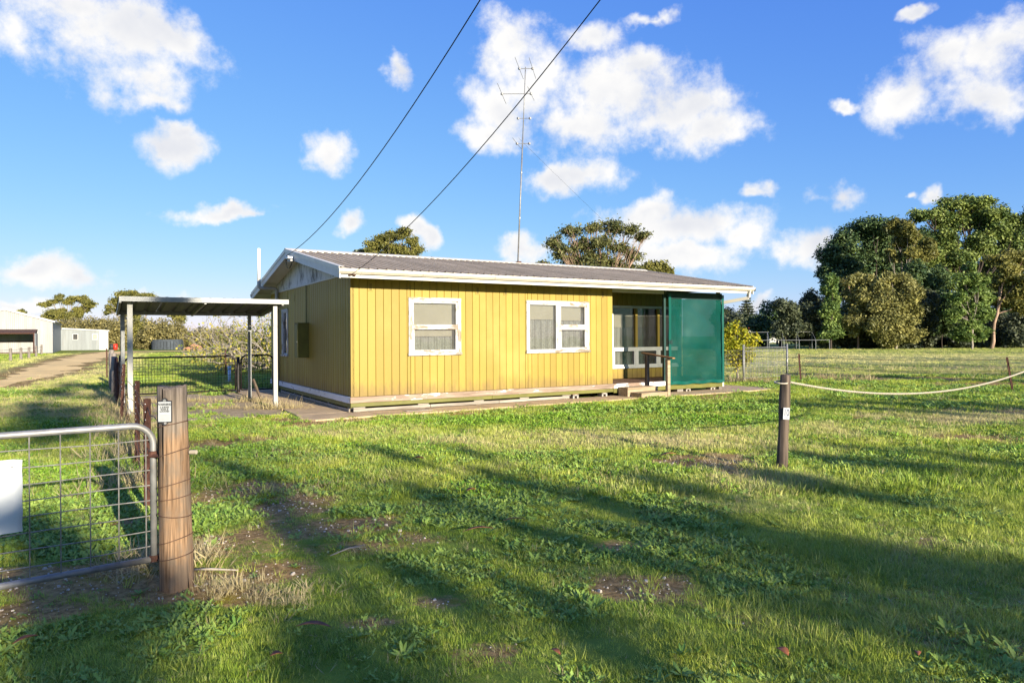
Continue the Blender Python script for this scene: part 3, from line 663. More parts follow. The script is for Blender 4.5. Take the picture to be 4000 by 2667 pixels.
def bar(mb, x0, x1, z0, z1, y0=-0.03, y1=0.05, c=0.004): mb.cbox(x0, x1, y0, y1, z0, z1, c)
def pleated(name, x0, x1, z0, z1, y, amp, mat, par, n=14, wob=0.0):
    amp *= 1.7; mb = MB(); k = n * 6; vs = []
    for i in range(k + 1):
        x = x0 + (x1 - x0) * i / k; yy = y + amp * math.sin(i / 6 * 2 * math.pi + 0.9 * math.sin(i * .21)) * (0.6 + .4 * math.sin(i * .37))
        vs += [(x, yy, z0), (x + wob * math.sin(i), yy * 1.0, z1)]
    mb.add(vs, [(2 * i, 2 * i + 2, 2 * i + 3, 2 * i + 1) for i in range(k)])
    return mb.build(name, mat, par, smooth=True)
def glass(par, x0, x1, z0, z1, y=0.03): return MB().box(x0, x1, y, y + 0.004, z0, z1).build('pane', M['glass'], par)
def rumple(name, x0, x1, z0, z1, y, mat, par, amp=0.006):
    mb = MB(); nx, nz = 16, 12; vs = []
    for j in range(nz + 1):
        for i in range(nx + 1):
            vs.append((x0 + (x1 - x0) * i / nx, y + amp * float(fbm(i * 1.0 + x0 * 9, j * 1.0, 4.0, 3) - .5) * 2, z0 + (z1 - z0) * j / nz))
    mb.add(vs, [(j * (nx + 1) + i, j * (nx + 1) + i + 1, (j + 1) * (nx + 1) + i + 1, (j + 1) * (nx + 1) + i) for j in range(nz) for i in range(nx)])
    return mb.build(name, mat, par, smooth=True)
def win_frame(par, x0, x1, z0, z1, w=0.075, matv='window_paint', math_='window_paint_h', sill=True, proud=-0.03):
    for a, b in ((x0, x0 + w), (x1 - w, x1)):
        mb = MB(); bar(mb, a, b, z0 + w * .8, z1 - w, proud); mb.build('jamb', M[matv], par)
    mb = MB(); bar(mb, x0 - .003, x1 + .003, z1 - w + .001, z1, proud - .004); mb.build('head', M[math_], par)
    mb = MB(); bar(mb, x0 - .015, x1 + .015, z0, z0 + w * .8 - .001, proud - .025); mb.build('sill', M[math_], par)
def sash(par, x0, x1, z0, z1, w=0.05, y0=-0.012, y1=0.045, matv='window_paint', math_='window_paint_h'):
    for a, b in ((x0, x0 + w), (x1 - w, x1)):
        s = MB(); bar(s, a, b, z0 + w, z1 - w, y0, y1); s.build('sash_stile', M[matv], par)
    for a, b in ((z0, z0 + w - .001), (z1 - w + .001, z1)):
        t = MB(); bar(t, x0, x1, a, b, y0 - .002, y1); t.build('sash_rail', M[math_], par)
    return glass(par, x0 + w - .006, x1 - w + .006, z0 + w - .006, z1 - w + .006)
# window one: two sashes, blind above, net below
w1 = empty('window', (0, 0, 0), 0, house); w1['label'] = 'square window with rumpled blind above and net curtain below'
win_frame(w1, *W1)
sash(w1, 1.376, 2.514, 1.835, 2.412, .05); sash(w1, 1.376, 2.514, 1.254, 1.833, .062, -.02)
rumple('blind', 1.40, 2.40, 1.62, 2.45, 0.075, M['blind'], w1, 0.012)
pleated('curtain', 1.40, 2.42, 1.22, 1.72, 0.13, 0.018, M['curtain'], w1, 15)
w2 = empty('window', (0, 0, 0), 0, house); w2['label'] = 'wide window with one tall pane and two small sashes'
win_frame(w2, *W2_)
mb = MB(); bar(mb, 5.285, 5.345, 1.255, 2.412, -.026); mb.build('mullion', M['window_paint'], w2)
sash(w2, 4.45, 5.283, 1.254, 2.412, .03)
sash(w2, 5.347, 6.212, 1.835, 2.412, .062); sash(w2, 5.347, 6.212, 1.254, 1.833, .068, -.02)
rumple('blind', 4.47, 5.22, 2.02, 2.42, 0.07, M['blind'], w2, 0.004); rumple('blind', 5.36, 6.08, 2.00, 2.42, 0.075, M['blind'], w2, 0.008)
pleated('curtain', 4.47, 5.25, 1.22, 2.10, 0.12, 0.02, M['curtain'], w2, 12); pleated('curtain', 5.36, 6.10, 1.22, 2.10, 0.13, 0.018, M['curtain'], w2, 12)
# gable-side windows, seen almost edge on
for k, h in enumerate(SW):
    ws = empty('window', (0, WD, 0), -math.pi / 2, house); ws['label'] = 'narrow white window in the shaded gable wall'
    win_frame(ws, *h, w=.06); sash(ws, h[0] + .061, h[1] - .061, h[2] + .05, h[3] - .061, .04); rumple('blind', h[0] + .08, h[1] - .08, h[2] + .06, h[3] - .06, .08, M['blind'], ws)
# porch window: three bays, tall pane over a small one
pw = empty('window', (L1, VR, 0), 0, house); pw['label'] = 'long white porch window of three bays with net curtains'
x0, x1, z0, z1 = PW
win_frame(pw, x0, x1, z0, z1, w=.07, matv='porch_white', math_='porch_white')
zm = 1.235; bays = [x0 + .07 + (x1 - x0 - .14) * k / 3 for k in range(4)]
mb = MB(); bar(mb, x0 + .071, x1 - .071, zm - .03, zm + .03, -.03); mb.build('transom', M['porch_white'], pw)
for k in (1, 2):
    mb = MB(); bar(mb, bays[k] - .045, bays[k] + .045, zm + .031, z1 - .071, -.034); mb.build('mullion', M['yellow'], pw)
    mb = MB(); bar(mb, bays[k] - .03, bays[k] + .03, z0 + .057, zm - .031, -.028); mb.build('mullion', M['porch_white'], pw)
for k in range(3):
    a = bays[k] + (.046 if k else 0); b = bays[k + 1] - (.046 if k < 2 else 0)
    glass(pw, a - .005, b + .005, zm + .02, z1 - .06); sash(pw, bays[k] + (.031 if k else .001), bays[k + 1] - (.031 if k < 2 else .001), z0 + .057, zm - .031, .055, -.02, matv='porch_white', math_='porch_white')
    rumple('blind', a + .02, b - .02, 1.86, z1 - .05, 0.09, M['blind'], pw, .004)
    pleated('curtain', a + .01, b - .01, z0 + .05, 1.88, 0.14, 0.02, M['curtain_dim'], pw, 13)

# base boards, bearers and skirting slats
mb = MB(); mb.cbox(-0.03, L1 + .01, -0.035, 0.018, 0.216, ZS - .003, .004); mb.build('base_board', M['trim_wood'], house)
mb = MB(); mb.cbox(L1 + .015, 8.98, -0.032, 0.018, 0.216, ZS - .003, .004); mb.build('base_board', M['trim_wood_porch'], house); MB().cbox(8.985, L, -0.026, 0.018, 0.216, ZS - .003, .004).build('base_board', M['green_trim'], house)
for a, b in ((-0.02, 3.4), (3.405, L1)):
    MB().cbox(a, b, -0.022, 0.02, 0.128, 0.212, .004).build('bearer_board', M['green_trim'], house)
MB().cbox(L1 + .005, L, -0.025, 0.02, 0.10, 0.211, .004).build('bearer_board', M['green_trim'], house)
MB().cbox(-0.032, 0.02, 0.02, WD, 0.205, ZS - .003, .004).build('base_board', M['trim_wood_side'], house)
MB().cbox(-0.02, 0.02, 0.021, WD - .2, 0.11, 0.20, .004).build('bearer_board', M['green_trim'], house)
for a, b in ((0.02, 1.78), (1.79, 3.55), (3.56, 5.6)):
    MB().cbox(a, b, -0.085, -0.06, 0.035, 0.098, .003).build('skirting_slat', M['grey_wood'], house)
for a, b in ((0.02, 3.2), (3.21, 6.4)):
    MB().cbox(-.05, -.025, a, b, 0.03, 0.09, .003).build('skirting_slat', M['grey_wood'], house)
for x in (0.08, 1.55, 2.95, 4.2, 5.45):
    MB().cbox(x, x + .12, -0.058, 0.01, 0.015, 0.1, .003).build('stump', M['grey_wood_v'], house)
    MB().cbox(x - .06, x + .2, -0.08, -0.03, 0.101, 0.125, .006).build('packing_block', M['grey_wood'], house)
for v in (0.1, 1.6, 3.2, 4.8, 6.4):
    MB().cbox(-.02, .1, v, v + .1, 0.015, 0.11, .003).build('stump', M['grey_wood_v'], house)
for i in range(3):
    for j in range(4): MB().box(1.6 + i * 3, 1.72 + i * 3, 1.2 + j * 1.8, 1.32 + j * 1.8, 0, .26).build('stump', M['grey_wood_v'], house)
def pier(x, y, split=0.0, tall=.21):
    b = MB(); hb = tall - .085
    for s in (0, .13): b.cbox(x + s, x + s + .05, y, y + .19, 0.012, hb, .003)
    b.cbox(x, x + .18, y, y + .19, hb - .035, hb + .001, .003); b.build('concrete_block', M['block'], house)
    MB().cbox(x - .01, x + .16, y + .01, y + .12, hb + .003, hb + .08, .004).build('brick', M['brick'], house)
pier(5.75, -.03, tall=.205); pier(6.72, .02, tall=.2); pier(8.55, 0.03, tall=.19); pier(9.75, 0.02, tall=.19); pier(10.75, 0.03, tall=.19)
for k in range(5): MB().cbox(9.42 + k * .045, 9.45 + k * .045, .02, .2, .012, .17 - .01 * (k % 3), .003).build('stacked_paver', M['block'], house)
MB().cbox(11.04, 11.16, -.02, .1, 0.012, .215, .005).build('corner_stump', M['grey_wood_v'], house)
# the dim far side of the underfloor
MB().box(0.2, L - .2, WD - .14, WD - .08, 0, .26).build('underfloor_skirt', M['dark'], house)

# porch floor boards
for k in range(13):
    y = 0.022 + k * 0.121
    MB().cbox(L1 + .02, L - .02, y, y + .117, 0.30, 0.34, .003).build('deck_board', M['deck'], house)
# porch head and ceiling
MB().cbox(L1 + .005, 9.0, 0.0, 0.03, 2.76, 2.95, .004).build('porch_head_board', M['white_paint'], house)
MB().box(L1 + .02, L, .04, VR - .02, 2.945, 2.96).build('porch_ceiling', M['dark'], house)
MB().cbox(11.08, 11.17, 0.03, 0.12, ZS, 2.94, .004).build('porch_post', M['screen_dark'], house)
MB().cbox(8.90, 8.975, 0.0, 0.08, ZS, 2.94, .004).build('porch_post', M['screen_dark'], house)
mb = MB(); mb.tube([(L1 + .02, .1, 1.0), (L1 + .07, .1, 1.05), (L1 + .075, .1, 1.3), (L1 + .07, .1, 1.55), (L1 + .02, .1, 1.6)], .012, 8); mb.build('grab_rail', M['pvc'], house, True)
# shade screen across the right half of the porch, and its return at the end
scr = empty('shade_screen', (0, 0, 0), 0, house); scr['label'] = 'dark green translucent shade cloth screen closing the porch'
def cloth(name, x0, x1, z0, z1, fn, mat, nx=30, nz=34):
    mb = MB(); vs = []
    for j in range(nz + 1):
        for i in range(nx + 1): vs.append(fn(x0 + (x1 - x0) * i / nx, z0 + (z1 - z0) * j / nz))
    mb.add(vs, [(j * (nx + 1) + i, j * (nx + 1) + i + 1, (j + 1) * (nx + 1) + i + 1, (j + 1) * (nx + 1) + i) for j in range(nz) for i in range(nx)])
    return mb.build(name, mat, scr, smooth=True)
wv = lambda x, z: 0.075 * float(fbm(x * 3, z * 3, 2.2, 3) - .5) + 0.007 * math.sin(x * 9 + z * 13) + .012 * math.sin(x * 4 - z * 2.5)
cloth('cloth', 9.0, 11.16, 0.30, 2.63, lambda x, z: (x, -0.062 + wv(x, z), z), M['screen'])
cloth('cloth', 0.02, 1.58, 0.33, 2.74, lambda x, z: (11.172 + wv(x, z) * .2, x, z), M['screen'], 12)
cloth('hem', 8.985, 9.075, 0.30, 2.78, lambda x, z: (x, -0.100 + wv(x, z) * .15, z), M['screen_edge'], 2)
cloth('hem', 11.09, 11.175, 0.30, 2.78, lambda x, z: (x, -0.100 + wv(x, z) * .15, z), M['screen_edge'], 2)
cloth('hem', 8.985, 11.175, 0.235, 0.325, lambda x, z: (x, -0.102 + .01 * math.sin(x * 14), z + .012 * math.sin(x * 9)), M['screen_edge'], 40, 2)
MB().cbox(8.98, 11.18, -0.03, 0.0, 2.64, 2.83, .004).build('head_rail', M['screen_dark'], scr)
MB().tube([(9.0, -.05, .33), (11.16, -.05, .33)], .012, 6).build('bottom_rod', M['screen_dark'], scr)

# eaves, fascia, gutter, roof
VF = -0.645
MB().cbox(-OV + .03, RU - .05, VF, VF + .025, 2.81, 2.955, .003).build('fascia', M['white_paint'], house)
MB().cbox(-OV + .03, RU - .05, WD - VF - .025, WD - VF, 2.81, 2.955, .003).build('fascia', M['white_paint'], house)
def soffit(v0, v1, za, zb):
    mb = MB(); mb.prism([(v0, za), (v1, zb), (v1, zb + .012), (v0, za + .012)], 0, -OV + .03, RU - .03); mb.build('soffit', M['white_paint'], house)
soffit(VF + .03, 0.02, 2.845, 2.845 + .63 * RS); soffit(WD + .62, WD - .02, 2.845, 2.845 + .63 * RS)
for s in (0, 1):     # raked lining under the gable overhang
    mb = MB()
    if s == 0: mb.prism([(VF + .03, 2.86), (WD / 2, zroof(WD / 2) - .105), (WD / 2, zroof(WD / 2) - .09), (VF + .03, 2.875)], 0, -OV + .03, -.015)
    else: mb.prism([(WD - VF - .03, 2.86), (WD / 2 + .001, zroof(WD / 2) - .105), (WD / 2 + .001, zroof(WD / 2) - .09), (WD - VF - .03, 2.875)], 0, -OV + .03, -.015)
    mb.build('soffit', M['white_paint'], house)
# gable infill boards
mb = MB(); n = 82
for i in range(n):
    a, b = WD * i / n, WD * (i + 1) / n; za, zb = zroof(a + .004) - .1, zroof(b - .004) - .1
    if min(za, zb) < ZT + .03: continue
    mb.add([(-.005, a + .004, ZT + .03), (-.005, b - .004, ZT + .03), (-.005, b - .004, zb), (-.005, a + .004, za), (.02, a, ZT + .03), (.02, b, ZT + .03), (.02, b, zb), (.02, a, za)],
           [(0, 1, 2, 3), (0, 3, 7, 4), (1, 5, 6, 2), (4, 7, 6, 5)])
o = mb.build('gable_boards', M['gable'], house); o['kind'] = 'stuff'
MB().box(0.021, .03, 0.1, WD - .1, ZT, ZT + .1).build('gable_backing', M['dark'], house)
mb = MB(); mb.prism([(.05, ZT), (WD - .05, ZT), (WD / 2, zroof(WD / 2) - .1)], 0, .022, .035); mb.build('gable_backing', M['dark'], house)
mb = MB(); mb.prism([(.05, ZT), (WD - .05, ZT), (WD / 2, zroof(WD / 2) - .1)], 0, L - .03, L - .01); mb.build('gable_backing', M['white_paint'], house)
MB().cbox(-.02, .02, 0.02, WD - .02, ZT - .005, ZT + .03, .003).build('gable_trim', M['white_paint'], house)
# barge boards with metal capping at both ends
for (x, sgn) in ((-OV, 1), (RU - .025, 1)):
    for s in (0, 1):
        f = (lambda v: v) if s == 0 else (lambda v: WD - v)
        a, b = -EV, WD / 2 + (-.0005 if s == 0 else -.0005)
        mb = MB(); mb.prism([(f(a), zroof(a) - .195), (f(b), zroof(b) - .195), (f(b), zroof(b) - .012), (f(a), zroof(a) - .012)], 0, x, x + .025); mb.build('barge_board', M['white_paint'], house)
        mb = MB(); mb.prism([(f(a - .01), zroof(a) - .05), (f(b), zroof(b) - .05), (f(b), zroof(b) + .034), (f(a - .01), zroof(a) + .034)], 0, x - .012, x - .002)
        mb.prism([(f(a - .01), zroof(a) + .034), (f(b), zroof(b) + .034), (f(b), zroof(b) + .040), (f(a - .01), zroof(a) + .040)], 0, x - .012, x + (.10 if x < 0 else .03)); mb.build('barge_capping', M['gutter'], house)
roof = empty('roof', (0, 0, 0), 0, house)
def sheet_mesh(side):
    prof = []; p = .19
    for k in range(4):
        b = k * p; prof += [(b, 0), (b + .016, .034), (b + .040, .034), (b + .056, 0)]
        prof += [(b + .10, 0), (b + .106, .006), (b + .118, .006), (b + .124, 0)]
    prof.append((.7595, 0))
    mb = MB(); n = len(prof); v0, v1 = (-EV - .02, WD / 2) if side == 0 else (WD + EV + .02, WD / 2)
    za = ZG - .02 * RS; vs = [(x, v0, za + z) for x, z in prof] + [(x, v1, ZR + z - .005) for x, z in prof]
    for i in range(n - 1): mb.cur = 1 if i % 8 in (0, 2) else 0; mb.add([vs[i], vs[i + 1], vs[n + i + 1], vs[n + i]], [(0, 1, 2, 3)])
    return mb.mesh('roof_sheet', [M['roof'], M['roof_rib']], fix=False)
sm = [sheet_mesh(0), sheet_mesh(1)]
nsh = 16; 
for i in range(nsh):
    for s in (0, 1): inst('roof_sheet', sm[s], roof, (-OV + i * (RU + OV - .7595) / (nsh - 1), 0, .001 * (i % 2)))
mb = MB(); mb.box(-OV + .03, RU - .03, -.2, .0, 0, .01)
mb = MB()
mb.prism([(-EV + .05, ZG - .07), (WD / 2, ZR - .07), (WD + EV - .05, ZG - .07), (WD + EV - .05, ZG - .055), (WD / 2, ZR - .055), (-EV + .05, ZG - .055)], 0, -OV + .05, RU - .05)
mb.build('roof_lining', M['dark'], roof)
mb = MB()
for k in range(3):
    a = -OV - .01 + k * 4.08; b = a + 4.12
    mb.prism([(WD / 2 - .17, zroof(WD / 2 - .17) + .028), (WD / 2, ZR + .05), (WD / 2 + .17, zroof(WD / 2 - .17) + .028), (WD / 2 + .17, zroof(WD / 2 - .17) + .036), (WD / 2, ZR + .06), (WD / 2 - .17, zroof(WD / 2 - .17) + .036)], 0, a, min(b, RU + .01))
for i in range(64):     # scribed edge turned down between the ribs
    x = -OV + .062 + i * .19
    if x < RU - .15: mb.prism([(WD / 2 - .171, zroof(WD / 2 - .17) + .003), (WD / 2 - .171, zroof(WD / 2 - .17) + .03), (WD / 2 - .166, zroof(WD / 2 - .17) + .03), (WD / 2 - .166, zroof(WD / 2 - .17) + .003)], 0, x, x + .125)
mb.build('ridge_cap', M['gutter'], roof)
def gutter(v, s, zoff=0.0):
    """quad gutter with an open top, running the length of the eaves"""
    prof = [(0, .0), (0, -.10), (-.055, -.10), (-.105, -.055), (-.115, 0), (-.105, .004), (-.098, -.05), (-.052, -.092), (-.008, -.092), (-.008, 0)]
    mb = MB(); mb.prism([(v + s * a, 2.985 + b) for a, b in prof], 0, -OV - .02, RU); return mb.build('gutter', M['gutter'], house)
g = gutter(VF - .002, 1); gutter(WD - VF + .002, -1)
for x in (0.0, 1.35, 3.1, 4.9, 6.8, 8.5, 10.1, 11.2):
    mb = MB(); mb.tube([(x, VF - .004, 2.892), (x, VF - .056, 2.882), (x, VF - .112, 2.93), (x, VF - .119, 2.988)], .006, 6); mb.build('gutter_strap', M['gutter'], g)
MB().box(-OV - .024, -OV - .02, VF - .115, VF, 2.885, 2.985).build('stop_end', M['gutter'], g)
MB().box(RU, RU + .004, VF - .118, VF, 2.88, 2.985).build('stop_end', M['rust'], g)
# soffit vents
for x in (0.38, 2.98, 3.74, 6.69):
    mb = MB(); mb.cbox(x, x + .105, -.012, -.001, 2.595, 2.79, .003); v = mb.build('vent', M['yellow'], house)
    mb = MB()
    for k in range(6): mb.box(x + .022, x + .083, -.0145, -.0125, 2.618 + k * .026, 2.629 + k * .026)
    mb.build('vent_slots', M['dark'], v)
mb = MB(); mb.cbox(-.012, -.001, 4.9, 5.0, 2.6, 2.78, .003); mb.build('vent', M['yellow'], house)
# meter box
mb = MB(); mb.cbox(-.27, -.001, 3.4, 3.77, 1.10, 1.97, .006); mb.box(-.285, -.001, 3.385, 3.785, 1.972, 1.985); bx = mb.build('meter_box', M['green_trim'], house)
MB().cbox(-.284, -.2715, 3.42, 3.75, 1.13, 1.94, .004).build('meter_door', M['green_trim'], bx)
MB().tube([(-.285, 3.45, 1.5), (-.30, 3.45, 1.5)], .015, 8).build('door_knob', M['galv'], bx)
MB().tube([(-.03, 3.55, 1.97), (-.03, 3.55, 2.94)], .014, 8).build('conduit', M['green_trim'], house)
# soil pipe and vent stack on the gable side
def bend(pts, r=.09, n=5):
    out = [Vector(pts[0])]
    for a, b, c in zip(pts[:-2], pts[1:-1], pts[2:]):
        a, b, c = Vector(a), Vector(b), Vector(c); p = b + (a - b).normalized() * r; q = b + (c - b).normalized() * r
        for i in range(n + 1): t = i / n; out.append(p * (1 - t) ** 2 + b * 2 * t * (1 - t) + q * t * t)
    out.append(Vector(pts[-1])); return out
mb = MB(); mb.tube(bend([(-.07, 6.75, .05), (-.07, 6.75, 3.06), (-.56, 6.80, 3.06), (-.56, 6.80, 3.36)]), .05, 12); vp = mb.build('vent_pipe', M['post_cream'], house, True)
mb = MB(); mb.tube([(-.56, 6.8, 3.33), (-.555, 6.81, 4.22)], .045, 12); mb.build('vent_stack', M['pvc'], vp, True)
for z in (.55, 1.6, 2.6): MB().tube([(-.07, 6.75, z), (-.07, 6.75, z + .04)], .058, 12).build('pipe_clip', M['post_cream'], vp)
# gutter outlet and raking downpipe at the right end
mb = MB(); mb.beam((11.58, VF - .05, 2.90), (11.55, VF - .02, 2.70), .09, .06, (1, 0, 0)); mb.beam((11.56, VF - .03, 2.68), (11.19, .02, 2.56), .06, .09); mb.build('downpipe', M['gutter'], house)
mb = MB(); mb.beam((11.21, .02, 2.58), (11.21, .02, .1), .06, .09, (0, 1, 0)); mb.build('downpipe', M['gutter'], house)
# service bracket under the gable peak
mb = MB(); mb.cbox(-OV - .10, -OV - .016, 3.02, 3.10, 3.46, 3.52, .004); mb.beam((-OV - .08, 2.95, 3.50), (-OV - .08, 3.3, 3.52), .05, .05); br = mb.build('service_bracket', M['galv'], house)
mb = MB(); mb.cbox(-OV - .15, -OV - .03, 3.02, 3.25, 3.55, 3.60, .006); mb.build('fuse_cover', M['pvc'], br)
mb = MB(); mb.tube([(-OV - .10, 3.30, 3.66), (-OV - .12, 3.36, 3.5), (-OV - .10, 3.3, 3.36), (-OV - .08, 3.16, 3.32), (-OV - .06, 3.05, 3.4), (-OV - .05, 3.0, 3.48)], .012, 6); mb.build('service_loop', M['cable'], br, True)
mb = MB(); mb.tube([(-OV - .08, 3.28, 3.52), (-OV - .08, 3.30, 3.64)], [.028, .02], 8); mb.build('insulator', M['pvc'], br, True)
mb = MB(); mb.tube([(-.16, 2.6, 3.45), (-.16, 2.6, 3.36)], [.03, .055], 10); mb.build('eave_light', M['dark'], house, True)
mb = MB(); mb.tube([(-.26, VF - .04, 2.86), (-.19, VF - .05, 2.88), (-.12, VF - .04, 2.85)], .018, 6); mb.build('cable_anchor', M['rust'], house)
# number on the screen post
def text_mesh(body, size, mat, name='lettering', bold=0.0):
    cu = bpy.data.curves.new(name, 'FONT'); cu.body = body; cu.size = size; cu.align_x = 'CENTER'; cu.align_y = 'CENTER'; cu.extrude = 0.0008; cu.offset = bold
    ob = bpy.data.objects.new(name, cu); col.objects.link(ob); dg = bpy.context.evaluated_depsgraph_get(); dg.update()
    me = bpy.data.meshes.new_from_object(ob.evaluated_get(dg)); bpy.data.objects.remove(ob); me.materials.clear(); me.materials.append(mat); return me
nm = inst('house_number', text_mesh('10', .15, M['black'], bold=.004), scr, (9.03, -.110, 1.42)); nm.rotation_euler = (R(90), 0, 0)
# ------------------------------------------------------------------ antenna, cables
ant = empty('television_antenna', W(6.57, WD / 2, ZR + .04), TH); tag(ant, 'tall thin galvanised antenna mast with cross elements on the roof ridge', 'antenna')
lean = lambda z: Vector((0.045 * z * cT, -0.045 * z * sT, z))
H = 6.05
mb = MB(); mb.tube([lean(0), lean(3.9)], .022, 8); mb.tube([lean(3.85), lean(H)], .014, 8); mb.build('mast', M['galv'], ant, True)
mb = MB(); mb.cbox(-.07, .07, -.1, .1, -.05, .03, .004); mb.build('base_bracket', M['rust'], ant)
def boom(z, a, b, els, r=.010):
    p = lean(z); ex = Vector((cT, -sT, 0)); ey = Vector((sT, cT, 0))     # picture-right and away from the camera, in the rotated frame
    mb = MB(); mb.tube([p + ex * a, p + ex * b], r, 6); bo = mb.build('boom', M['galv'], ant)
    for (x, half, dx) in els:
        c = p + ex * x; mb = MB(); mb.tube([c - ey * half - ex * dx, c + ey * half + ex * dx], .007, 6); mb.cbox(c.x - .03, c.x + .03, c.y - .03, c.y + .03, c.z - .03, c.z + .03, .004); mb.build('element', M['galv'], bo)
boom(6.0, -.20, .24, [(-.19, .88, .14), (.22, .84, .13)]); boom(5.22, -.72, .22, [(-.70, .9, .12), (.2, .62, .12)]); boom(4.46, -.18, .22, [(-.17, .05, 0), (.2, .05, 0)]); boom(3.68, -.18, .22, [(-.17, .62, .14), (.21, .05, 0)])
for z in (2.75, 1.35): MB().tube([lean(z), lean(z + .05)], .03, 8).build('mast_clamp', M['galv'], ant)
def cable(name, label, a, b, sag, r, n=40, cat='cable'):
    a, b = Vector(a), Vector(b); pts = []
    for i in range(n + 1):
        t = i / n; p = a.lerp(b, t); p.z -= 4 * sag * t * (1 - t); pts.append(p)
    mb = MB(); mb.tube(pts, r, 6); return tag(mb.build(name, M['cable'], smooth=True), label, cat)
A1 = W(-OV - .09, 3.30, 3.66); A2 = W(-.19, VF - .05, 2.88)
B1 = Vector((6.7, -6.0, 11.48)); B2 = Vector((7.67, -6.0, 12.24))
cable('power_cable', 'black overhead service cable running up from the gable bracket', A1, B1, 1.92, .0075)
cable('phone_cable', 'thin black overhead cable running up from the corner of the gutter', A2, B2, 1.73, .006)
# roof stay wires by the right end
cable('stay_wire', 'thin pale stay wire from the antenna mast to the roof', W(6.57 + .05, WD / 2, ZR + 3.9), W(11.3, WD / 2 - 1.2, zroof(WD / 2 - 1.2) + .03), .03, .0025, 12, 'wire')

# ------------------------------------------------------------------ carport
cp = empty('carport', W(0, 0), TH); tag(cp, 'low flat steel carport on thin posts beside the house', 'carport')
ZF, ZB = 2.44, 2.24
for (u, v, zt, m, w) in ((-4.02, 2.1, ZF - .09, 'post_cream', .10), (-1.15, 1.9, ZF - .12, 'post_cream', .09), (-4.1, 4.2, ZB - .07, 'zinc', .09), (-1.3, 4.15, ZB - .07, 'zinc', .075)):
    MB().cbox(u - w / 2, u + w / 2, v - w / 2, v + w / 2, -.05, zt, .004).build('post', M[m], cp)
def zc(v): return ZF + (v - 1.85) / (4.45 - 1.85) * (ZB - ZF)
def csec(x0, x1, v, z, name):
    mb = MB(); mb.box(x0, x1, v, v + .006, z - .10, z); mb.box(x0, x1, v + .006, v + .05, z - .006, z); mb.box(x0, x1, v + .006, v + .05, z - .10, z - .094); mb.box(x0, x1, v - .008, v, z - .06, z - .04); return mb.build(name, M['zinc'], cp)
csec(-4.22, -.86, 1.82, ZF + .03, 'front_beam'); csec(-4.2, -.95, 4.40, ZB + .03, 'back_beam')
for u in (-4.2, -2.6, -.98):
    mb = MB(); mb.beam((u, 1.88, zc(1.88) - .05), (u, 4.38, zc(4.38) - .05), .045, .09); mb.build('rafter', M['zinc'], cp)
for k in range(4):
    mb = MB(); a = -4.24 + k * .84; prof = []
    for j in range(3):
        b = a + j * .28; prof += [(b, 0), (b + .03, .04), (b + .08, .04), (b + .11, 0), (b + .279, 0)]
    vs = [(x, 1.86, zc(1.86) + z - .002) for x, z in prof] + [(x, 4.5, zc(4.5) + z - .002) for x, z in prof]; n = len(prof)
    mb.add(vs, [(i, i + 1, n + i + 1, n + i) for i in range(n - 1)]); mb.build('roof_sheet', M['zinc_roof'], cp)

# ------------------------------------------------------------------ gates and fences
def arc_frame(w, z0, z1, r, n=6):
    """outline of a gate frame: square at the bottom, rounded at the top"""
    pts = [Vector((0, 0, z0)), Vector((0, 0, z1 - r))]
    for i in range(1, n + 1): a = math.pi - i / n * math.pi / 2; pts.append(Vector((r + r * math.cos(a), 0, z1 - r + r * math.sin(a))))
    for i in range(0, n + 1): a = math.pi / 2 - i / n * math.pi / 2; pts.append(Vector((w - r + r * math.cos(a), 0, z1 - r + r * math.sin(a))))
    pts.append(Vector((w, 0, z0))); return pts
def wires(mb, w, z0, z1, dx, dz, r, r_=None):
    x = dx
    while x < w - .02: mb.tube([(x, 0, z0), (x, 0, z1)], r, 4, cap=False); x += dx
    z = z0 + dz
    while z < z1 - .02: mb.tube([(0, .003, z), (w, .003, z)], r, 4, cap=False); z += dz
def yard_gate(u, v, w, z1, label):
    g = empty('yard_gate', W(u, v), TH); tag(g, label, 'gate')
    mb = MB(); mb.tube(arc_frame(w, .08, z1, .17), .024, 8); mb.tube([(0, 0, .08), (w, 0, .08)], .022, 8); mb.build('frame', M['black_steel'], g, True)
    mb = MB(); wires(mb, w, .08, z1 - .01, .075, .075, .0042); o = mb.build('wire_mesh', M['black_steel'], g); o['kind'] = 'stuff'
    return g
yard_gate(-4.0, 7.3, 2.86, 1.08, 'wide black pipe gate with wire mesh behind the carport')
yard_gate(-0.98, 7.3, .9, 1.10, 'narrow black pipe gate with wire mesh between the wide gate and house')
def plainpost(name, u, v, w, h, mat, label, cat='post', lean=(0, 0), group=None, rnd=True):
    p = W(u, v); mb = MB(); n = 9 if rnd else 4; pts = []; rs = []
    for i in range(6):
        t = i / 5; pts.append((lean[0] * t + .006 * math.sin(i * 2.3 + u), lean[1] * t, -.1 + (h + .1) * t)); rs.append(w / 2 * (1.05 - .1 * t) * (1 + .05 * math.sin(i * 1.9 + v)))
    mb.tube(pts, rs, n); o = mb.build(name, M[mat], None, True, loc=p); o.rotation_euler = (0, 0, TH); return tag(o, label, cat, group)
plainpost('gate_post', -1.06, 7.33, .10, 1.06, 'black_steel', 'black post standing between the two mesh gates')
plainpost('gate_post', -4.08, 7.33, .09, 1.15, 'black_steel', 'dark post the wide mesh gate hangs on')
MB_pk = None
